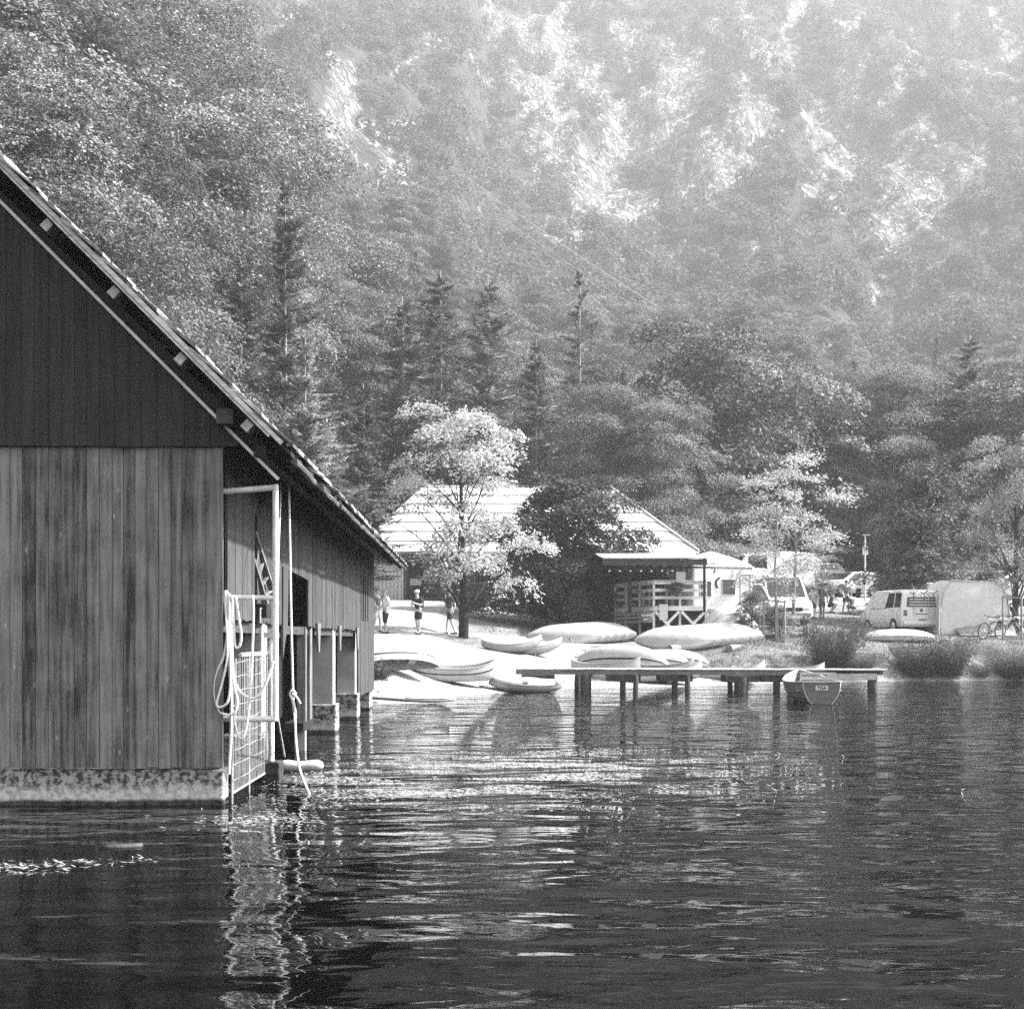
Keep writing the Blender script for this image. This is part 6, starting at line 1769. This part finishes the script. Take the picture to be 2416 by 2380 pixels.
# ------------------------------------------------------------------ people
def skin_mesh(chains, sub=1):
    """one continuous surface over branching chains of (point, radius); chains share joints by equal points"""
    key = {}; vs = []; rs = []; es = []
    for ch in chains:
        prev = None
        for p, r in ch:
            k = (round(p[0], 4), round(p[1], 4), round(p[2], 4))
            if k not in key:
                key[k] = len(vs); vs.append(tuple(p)); rs.append(r if isinstance(r, tuple) else (r, r))
            if prev is not None and prev != key[k]: es.append((prev, key[k]))
            prev = key[k]
    me = bpy.data.meshes.new('tmp'); me.from_pydata(vs, es, [])
    o = bpy.data.objects.new('tmp', me); COL.objects.link(o)
    o.modifiers.new('s', 'SKIN')
    for i, r in enumerate(rs):
        me.skin_vertices[0].data[i].radius = r
        me.skin_vertices[0].data[i].use_root = (i == 0)
    if sub:
        m = o.modifiers.new('u', 'SUBSURF'); m.levels = sub; m.render_levels = sub
    dg = bpy.context.evaluated_depsgraph_get()
    out = bpy.data.meshes.new_from_object(o.evaluated_get(dg))
    bpy.data.objects.remove(o); bpy.data.meshes.remove(me)
    return out

def person(label, loc, rz, H=1.72, pose='stand', top='clothwhite', bottom='clothdark', legs='short', hair='hair', hat=None, bag=None, phone=False, girth=1.0, stride=.12, sleeves='short', lean=0.0):
    """faces local -y; joints are placed for the pose, body grown over them as one surface"""
    t = thing('person', label, 'person', loc, rz)
    k = H / 1.72; g = girth
    V = lambda x, y, z: Vector((x * k, y * k, z * k))
    if pose == 'sit':
        pel = V(0, .05, .42); ch = V(0, .28, .78); nk = V(0, .36, .98); hd = V(0, .36, 1.12)
        hips = [V(s * .10, .04, .42) for s in (-1, 1)]
        kn = [V(s * .13, -.36, .55) for s in (-1, 1)]; an = [V(s * .12, -.58, .10) for s in (-1, 1)]; to = [V(s * .13, -.76, .06) for s in (-1, 1)]
        sh = [V(s * .19 * g, .33, .92) for s in (-1, 1)]; el = [V(s * .27, .16, .72) for s in (-1, 1)]; wr = [V(s * .20, -.08, .66) for s in (-1, 1)]
    elif pose == 'crouch':
        pel = V(0, .12, .38); ch = V(0, .0, .72); nk = V(0, -.08, .94); hd = V(0, -.15, 1.08)
        hips = [V(s * .10, .12, .38) for s in (-1, 1)]
        kn = [V(s * .16, -.26, .50) for s in (-1, 1)]; an = [V(s * .12, .02, .09) for s in (-1, 1)]; to = [V(s * .14, -.16, .05) for s in (-1, 1)]
        sh = [V(s * .19, -.04, .88) for s in (-1, 1)]; el = [V(s * .24, -.24, .70) for s in (-1, 1)]; wr = [V(s * .15, -.42, .62) for s in (-1, 1)]
    else:
        ln = lean
        pel = V(0, 0, .92); ch = V(0, -.02 - ln * .5, 1.20); nk = V(0, -.02 - ln, 1.44); hd = V(0, -.05 - ln * 1.3, 1.58)
        hips = [V(s * .09, 0, .90) for s in (-1, 1)]
        kn = [V(s * .10, -.03 - s * stride * .5, .49) for s in (-1, 1)]; an = [V(s * .10, .03 - s * stride, .09) for s in (-1, 1)]; to = [V(s * .12, -.15 - s * stride, .045) for s in (-1, 1)]
        sh = [V(s * .185 * g, -.02 - ln, 1.38) for s in (-1, 1)]
        if phone:
            el = [V(s * .235 * g, -.06 - ln, 1.11) for s in (-1, 1)]; wr = [V(s * .06, -.29 - ln, 1.20) for s in (-1, 1)]
        elif pose == 'hip':
            el = [V(s * .27 * g, .02, 1.12) for s in (-1, 1)]; wr = [V(s * .15 * g, -.16, .98) for s in (-1, 1)]
        else:
            el = [V(s * .25 * g, .02 + s * .05, 1.10) for s in (-1, 1)]; wr = [V(s * .25 * g, -.10 + s * .08, .88) for s in (-1, 1)]
    w_ = g
    torso = [(pel, (.135 * w_ * k, .105 * w_ * k)), (pel.lerp(ch, .5), (.125 * w_ * k, .10 * w_ * k)), (ch, (.145 * w_ * k, .105 * w_ * k)), (ch.lerp(nk, .68), (.11 * k, .08 * k)), (nk, .055 * k), (nk.lerp(hd, .5), .058 * k), (hd, (.074 * k, .088 * k)), (hd + Vector((0, 0, .085 * k)), (.062 * k, .074 * k))]
    chains = [torso]
    neckbase = ch.lerp(nk, .68)
    for i, s in enumerate((-1, 1)):
        chains.append([(pel, .1), (hips[i], .095 * k * w_ ** .5), (hips[i].lerp(kn[i], .5), .078 * k * w_ ** .5), (kn[i], .056 * k), (kn[i].lerp(an[i], .35), .056 * k), (an[i], .038 * k), (to[i].lerp(an[i], .35), .038 * k), (to[i], .03 * k)])
        hand = wr[i] + (wr[i] - el[i]).normalized() * .07 * k
        chains.append([(neckbase, .1), (sh[i], .058 * k), (sh[i].lerp(el[i], .5), .046 * k), (el[i], .038 * k), (el[i].lerp(wr[i], .4), .038 * k), (wr[i], .026 * k), (hand, (.040 * k, .020 * k))])
        dn = (wr[i] - el[i]).normalized(); sd = Vector((1, 0, 0)) if abs(dn.x) < .8 else Vector((0, 1, 0))
        sd = (sd - dn * sd.dot(dn)).normalized(); pn = dn.cross(sd)
        for q, (o_, L_) in enumerate(((-.030, .055), (-.010, .070), (.010, .066), (.030, .050))):
            kp = hand + sd * o_ * k + dn * .02 * k
            chains.append([(hand, .03), (kp, .0095 * k), (kp + (dn * .55 + pn * .2) * L_ * k, .0085 * k), (kp + (dn * .9 + pn * .55) * L_ * k, .007 * k)])
        kp = hand - sd * .036 * k * s - dn * .02 * k
        chains.append([(hand, .03), (kp, .011 * k), (kp + (dn * .6 - sd * .5 * s) * .045 * k, .009 * k)])
    bd = link('body', skin_mesh(chains), M['skin'], t, True)
    # face and hair
    f = hd + Vector((0, -.083 * k, .01 * k))
    b = MB(); b.ball(f + Vector((0, -.012 * k, -.005 * k)), (.012 * k, .02 * k, .022 * k), 6, 5); b.ball(f + Vector((-.078 * k, .07 * k, 0)), (.012 * k, .02 * k, .03 * k), 6, 5); b.ball(f + Vector((.078 * k, .07 * k, 0)), (.012 * k, .02 * k, .03 * k), 6, 5); b.build('nose_and_ears', M['skin'], bd, True)
    b = MB()
    for s in (-1, 1): b.ball(f + Vector((s * .03 * k, -.003, .022 * k)), (.011 * k, .007 * k, .008 * k), 6, 5)
    b.ball(f + Vector((0, -.003, -.042 * k)), (.022 * k, .007 * k, .006 * k), 6, 5); b.build('eyes_and_mouth', M['hair'], bd, True)
    b = MB(); rings = []
    for i in range(1, 7):
        ph = PI * .56 * i / 6
        rings.append([hd + Vector((.088 * k * math.sin(ph) * math.cos(a), (.018 + .100 * math.sin(ph) * math.sin(a)) * k, .045 * k + .092 * k * math.cos(ph) - (.04 * k * max(0, math.sin(a)) if i > 3 else 0))) for a in np.linspace(0, 2 * PI, 13)[:-1]])
    b.loft(rings); b.build('hair', M[hair], t, True)
    if hat:
        b = MB(); rings = []
        for r, z in ((.105, .055), (.106, .085), (.095, .13), (.05, .155), (.005, .158)):
            rings.append([hd + Vector((r * k * math.cos(a), (.012 + r * 1.1 * math.sin(a)) * k, z * k)) for a in np.linspace(0, 2 * PI, 13)[:-1]])
        b.loft(rings)
        if hat == 'brim':
            rings = [[hd + Vector((r * k * math.cos(a), (.012 + r * math.sin(a)) * k, z * k)) for a in np.linspace(0, 2 * PI, 17)[:-1]] for r, z in ((.10, .066), (.19, .045), (.19, .055), (.10, .08))]
            b.loft(rings)
        else:
            b.prism([hd + Vector((x * k, y * k, .062 * k)) for x, y in ((-.075, -.08), (-.055, -.18), (.055, -.18), (.075, -.08))], (0, 0, .012))
        b.build('hat' if hat == 'brim' else 'cap', M['clothwhite'], t, True)
    # clothes
    if top:
        sc = 1.13
        tor = [(pel + Vector((0, 0, .00)), (.148 * w_ * k, .118 * w_ * k)), (pel.lerp(ch, .5), (.140 * w_ * k, .115 * w_ * k)), (ch, (.158 * w_ * k, .118 * w_ * k)), (neckbase, (.12 * k, .09 * k)), (neckbase.lerp(nk, .55), .066 * k)]
        cl = [tor]
        for i in range(2):
            e = el[i] if sleeves == 'long' else sh[i].lerp(el[i], .72)
            arm = [(neckbase, .1), (sh[i], .070 * k), (sh[i].lerp(e, .6), .060 * k), (e, .054 * k)]
            if sleeves == 'long': arm += [(el[i].lerp(wr[i], .9), .04 * k)]
            cl.append(arm)
        link('shirt', skin_mesh(cl), M[top], t, True)
    if bottom:
        cl = [[(pel + (ch - pel) * .12, (.142 * w_ * k, .112 * w_ * k)), (pel, (.148 * w_ * k, .116 * w_ * k))]]
        for i in range(2):
            lg = [(pel, .1), (hips[i] - Vector((0, 0, .03 * k)) if pose not in ('sit', 'crouch') else hips[i], .105 * k * w_ ** .5), (hips[i].lerp(kn[i], .55), .096 * k * w_ ** .5)]
            if legs == 'short': lg += [(hips[i].lerp(kn[i], .88), .088 * k * w_ ** .5)]
            elif legs == 'mid': lg += [(kn[i], .074 * k), (kn[i].lerp(an[i], .3), .068 * k)]
            else: lg += [(kn[i], .074 * k), (kn[i].lerp(an[i], .9), .056 * k)]
            cl.append(lg)
        link('trousers' if legs == 'long' else 'shorts', skin_mesh(cl), M[bottom], t, True)
    for i in range(2):
        b = MB(); d = (to[i] - an[i]); d.z = 0; d.normalize(); sd = Vector((-d.y, d.x, 0)); c0 = Vector((an[i].x, an[i].y, 0)); zz = min(an[i].z, to[i].z) - .045 * k
        rings = []
        for y, w2, h in ((-.07, .035, .085), (0, .045, .095), (.08, .05, .075), (.16, .045, .055), (.215, .02, .03)):
            rings.append([c0 + d * y * k + sd * x * w2 * k + Vector((0, 0, zz + z * h * k)) for x, z in ((-1, 0), (-.9, .7), (-.3, 1), (.3, 1), (.9, .7), (1, 0))])
        b.loft(rings); b.build('shoe', M['clothdark'], t, True)
    if bag:
        b = MB(); c = ch + Vector((0, .19 * k * g, .05 * k))
        b.box(c, (.27 * k, .17 * k, .42 * k)); b.build('backpack', M['clothdark'], t, bevel=.05 * k)
        b = MB()
        for s in (-1, 1): b.tube(smooth_path([c + Vector((s * .1 * k, -.02, .18 * k)), neckbase + Vector((s * .11 * k, -.02 * k, .075 * k)), ch + Vector((s * .12 * k, -.125 * k * g, 0)), c + Vector((s * .13 * k, -.06 * k, -.15 * k))], 5), .018 * k, 5)
        b.build('strap', M['clothdark'], t, True)
    return t

# faces local -y: rz 0 looks at the camera
person('woman in a pale blouse and dark knee length trousers by the boathouse corner', gp(910, 1494), R_(-60), 1.66, 'hip', 'clothwhite', 'clothdark', 'mid', 'hairlight', girth=1.18, stride=.05)
person('person in dark top and pale shorts half behind the boathouse corner', gp(893, 1493) + Vector((-.1, .5, 0)), R_(70), 1.72, 'stand', 'clothmid', 'clothwhite', 'short', 'hair', girth=1.05)
person('person in white cap and dark clothes looking down at a phone, with backpack', gp(987, 1496), R_(-28), 1.66, 'stand', 'clothdark', 'clothdark', 'short', 'hair', hat='cap', bag=True, phone=True, lean=.05)
person('stout man in grey shirt and dark shorts walking past the maple trunk', gp(1062, 1496), R_(-62), 1.80, 'stand', 'clothmid', 'clothdark', 'short', 'hair', bag=True, girth=1.22, stride=.24)
person('person in white shirt seen from behind climbing towards the stone steps', gp(1441, 1468, 55), R_(172), 1.66, 'stand', 'clothwhite', 'clothmid', 'short', 'hair', stride=.1)
for u, v, rz, H, pose, top, bot, hat, lb, kw in (
        (1893, 1458, 40, 1.74, 'stand', 'clothmid', 'clothdark', 'brim', 'camper in a white sun hat and dark waistcoat beside the parked vans', {}),
        (1919, 1460, 150, 1.60, 'stand', 'clothwhite', 'clothmid', None, 'young person in a white top walking beside the one with dark straps', {}),
        (1939, 1458, 160, 1.72, 'stand', 'clothwhite', 'clothmid', None, 'person in white sleeveless top with dark shoulder straps and pack', {'bag': True}),
        (1962, 1446, 60, 1.7, 'crouch', 'clothmid', 'clothdark', None, 'person crouching by the front wheel of the silver car', {}),
        (1996, 1446, 20, 1.72, 'stand', 'clothmid', 'clothdark', None, 'person in grey standing beside the silver car door', {}),
        (2010, 1450, 200, 1.66, 'crouch', 'clothmid', 'clothmid', None, 'person bending down between the silver car and the minibus', {})):
    person(lb, gp(u, v, 64), R_(rz), H, pose, top, bot, 'short', 'hair', hat=hat, **kw)
p = gu(1160, 75); person('man in white cap and dark glasses lounging in a deck chair', p + Vector((-.05, 0, .05)), R_(-35), 1.74, 'sit', 'clothdark', 'clothwhite', 'short', 'hair', hat='cap')
p = gu(1205, 74.5); person('dark haired lounger in a vest reclining with a pale towel', p + Vector((0, 0, .05)), R_(55), 1.70, 'sit', 'clothmid', 'clothwhite', 'long', 'hair')

# ------------------------------------------------------------------ shore plants
def shrub(key, label, loc, n, R, H, th, wd, arch, matl, name='shrub', cat='shrub', group=None):
    """many thin stems with small leaves fanning from the ground"""
    rg = np.random.default_rng(abs(hash(key)) % 99991 if not isinstance(key, int) else key)
    t = thing(name, label, cat, loc, 0, group)
    C, NN, T, LN, WD = [], [], [], [], []
    for i in range(n):
        an = rg.uniform(0, 2 * PI); rr = R * math.sqrt(rg.uniform(0, 1)) * .45; tilt = rg.uniform(.05, 1) * arch
        L = H * rg.uniform(.55, 1.12); p = np.array([rr * math.cos(an), rr * math.sin(an), -.05])
        an2 = an + rg.normal() * .5
        d = np.array([math.cos(an2) * tilt, math.sin(an2) * tilt, 1.0]); d /= np.linalg.norm(d)
        ns = 6
        for k in range(ns):
            q = p + d * L / ns
            C.append((p + q) / 2); T.append(q - p); LN.append(np.linalg.norm(q - p) * 1.15); WD.append(wd * (1.1 - .12 * k)); NN.append(rg.normal(size=3))
            if th:
                for _ in range(th):
                    o = rg.normal(size=3) * .10
                    C.append(q + o); T.append(rg.normal(size=3) + d); LN.append(rg.uniform(.06, .14)); WD.append(rg.uniform(.025, .05)); NN.append(rg.normal(size=3) + [0, 0, .6])
            p = q; d = d + np.array([math.cos(an2), math.sin(an2), 0]) * .10 * arch + np.array([0, 0, -.26 * arch * (k > 1)]) + rg.normal(size=3) * .05; d /= np.linalg.norm(d)
    me = leaf_mesh('leaves', np.array(C), np.array(NN), np.array(T), np.array(LN), np.array(WD))
    link('leaves', me, M[matl], t)
    b = MB()
    for i in range(6):
        a = i * 1.05; b.tube([(0, 0, -.2), (.25 * R * math.cos(a), .25 * R * math.sin(a), H * .4)], [.02, .008], 5)
    b.build('stems', M['bark'], t)
    return t
shrub(1, 'tall feathery shrub on the bank between jetty end and white van', gp(1965, 1584, 50), 900, 1.35, 2.3, 1, .014, .5, 'reed')
shrub(2, 'arching clump of long grass beside the feathery shrub', gp(2025, 1588, 50), 1100, .75, 1.25, 0, .018, 1.1, 'reed', 'grass_clump', 'grass clump')
shrub(3, 'low twiggy shrub on the bank below the white raft', gp(2165, 1592, 50), 900, 1.35, 1.5, 1, .013, .55, 'reed')
shrub(4, 'second low twiggy shrub nearer the bicycles', gp(2240, 1592, 50), 700, 1.1, 1.55, 1, .013, .5, 'reed')
shrub(5, 'big dark arching grass clump at the water below the bicycles', gp(2392, 1596, 50), 1500, 1.05, 1.75, 0, .018, .95, 'reed', 'grass_clump', 'grass clump')
shrub(6, 'ragged low grass clump at the waterline between the shrubs', gp(2310, 1594, 50), 400, .8, .6, 0, .016, 1.0, 'reed', 'grass_clump', 'grass clump')
shrub(7, 'small dark plant on the gravel by the boathouse corner', gp(893, 1600), 160, .4, .55, 1, .02, .8, 'reed', 'weed_plant', 'plant')

def bank_grass():
    rg = np.random.default_rng(8)
    C, NN, T, LN, WD = [], [], [], [], []
    n = 60000
    X = rg.uniform(1.5, 26, n); Y = shore(X) + rg.uniform(.3, 7, n) ** 1.0
    X2 = rg.uniform(-2.5, 6, 6000); Y2 = rg.uniform(50, 70, 6000)
    X = np.concatenate([X, X2]); Y = np.concatenate([Y, Y2])
    keep = gravel_mask(X, Y) < .35; X, Y = X[keep], Y[keep]
    Z = ground(X, Y); n = len(X)
    ln = rg.uniform(.04, .11, n) * (1 + 1.0 * (fbm(X, Y, 5, 3) > .62))
    T = np.stack([rg.normal(0, .5, n), rg.normal(0, .5, n), np.ones(n)], 1)
    C = np.stack([X, Y, Z + ln * .4], 1)
    me = leaf_mesh('bank_grass', C, np.stack([rg.normal(size=n), -np.ones(n), rg.normal(size=n) * .3 + .6], 1), T, ln, ln * .14 + .004)
    tag(link('bank_grass', me, M['grassblade']), 'rough trodden grass on the bank and lawn', kind='stuff')
M['grassblade'] = foliage('grass_blades', .10, .26, .3)
bank_grass()

def water_weed():
    """weed that reaches the surface by the boathouse and trails there"""
    rg = np.random.default_rng(9)
    n = 22000
    c = rg.normal(size=(n, 2))
    cx = np.concatenate([-0.7 + c[:n // 2, 0] * .9, .8 + c[n // 2:, 0] * 1.2]); cy = np.concatenate([17.3 + c[:n // 2, 1] * 1.5, 18.4 + c[n // 2:, 1] * 1.5])
    dens = fbm(cx * 1.1, cy * 2.2, 12, 4)
    k = dens > .52
    cx, cy = cx[k], cy[k]
    ex = rg.normal(size=(300, 2))
    cx = np.concatenate([cx, -3.6 + ex[:, 0] * .5, -2.2 + ex[:, 0] * .3]); cy = np.concatenate([cy, 10.2 + .15 * ex[:, 1] + .2 * ex[:, 0], 13 + ex[:, 1] * .3])
    n = len(cx)
    an = rg.normal(0, .5, n)
    T = np.stack([np.cos(an), np.sin(an) * .6, rg.normal(0, .06, n) + .03], 1)
    ln = rg.uniform(.025, .08, n)
    up = rg.uniform(0, 1, n) < .06
    T[up] = np.stack([rg.normal(0, .3, up.sum()), rg.normal(0, .2, up.sum()), np.ones(up.sum())], 1)
    C = np.stack([cx, cy, .006 + .25 * ln * np.abs(T[:, 2])], 1)
    NN = np.stack([rg.normal(0, .25, n), rg.normal(0, .25, n) - .2, np.ones(n)], 1)
    NN[up] = np.stack([np.zeros(up.sum()), -np.ones(up.sum()), np.zeros(up.sum())], 1)
    me = leaf_mesh('water_weed', C, NN, T, ln, np.where(up, .005, .009))
    tag(link('water_weed', me, M['weed']), 'pale strands of water weed trailing on the surface by the boathouse', kind='stuff')
M['weed'] = grey('weed_strands', .22, .5, 20, .4, .5)
water_weed()

# pale scrap adrift, cables over the valley
b = MB(); b.loft([[Vector((x, w_ * a, z)) for a, z in ((-1, .0), (-.6, .022), (.6, .026), (1, .0), (.5, -.02), (-.5, -.02))] for x, w_ in ((-.2, .005), (-.12, .05), (.02, .075), (.14, .06), (.2, .01))])
dw = b.build('driftwood', M['pile'], None, True); dw.scale = (.8, .6, 1); dw.location = at(287, 1998, 11.3).to_2d().to_3d(); dw.rotation_euler = (0, 0, .35)
tag(dw, 'pale bark scrap adrift below the boathouse wall', 'driftwood')
for k, (du, dv) in enumerate(((0, 0), (9, 16), (30, -14), (44, -6))):
    p0 = at(640 + du, 60 + dv, 620); p1 = at(1790 + du, 905 + dv, 210)
    pts = []
    for i in range(41):
        s = i / 40
        p = p0.lerp(p1, s); p.z -= 26 * s * (1 - s); pts.append(p)
    b = MB(); b.v = []; b.tube([p - p0 for p in pts], .055, 5)
    o = b.build('cable', M['wire'], None); o.location = p0
    tag(o, 'thin bright cable strung down the mountainside, one of four', 'cable', 'cables strung across the slope')
for n_ in ('terrace_wall', 'terrace_canopy'):
    bpy.data.objects[n_]['kind'] = 'thing'
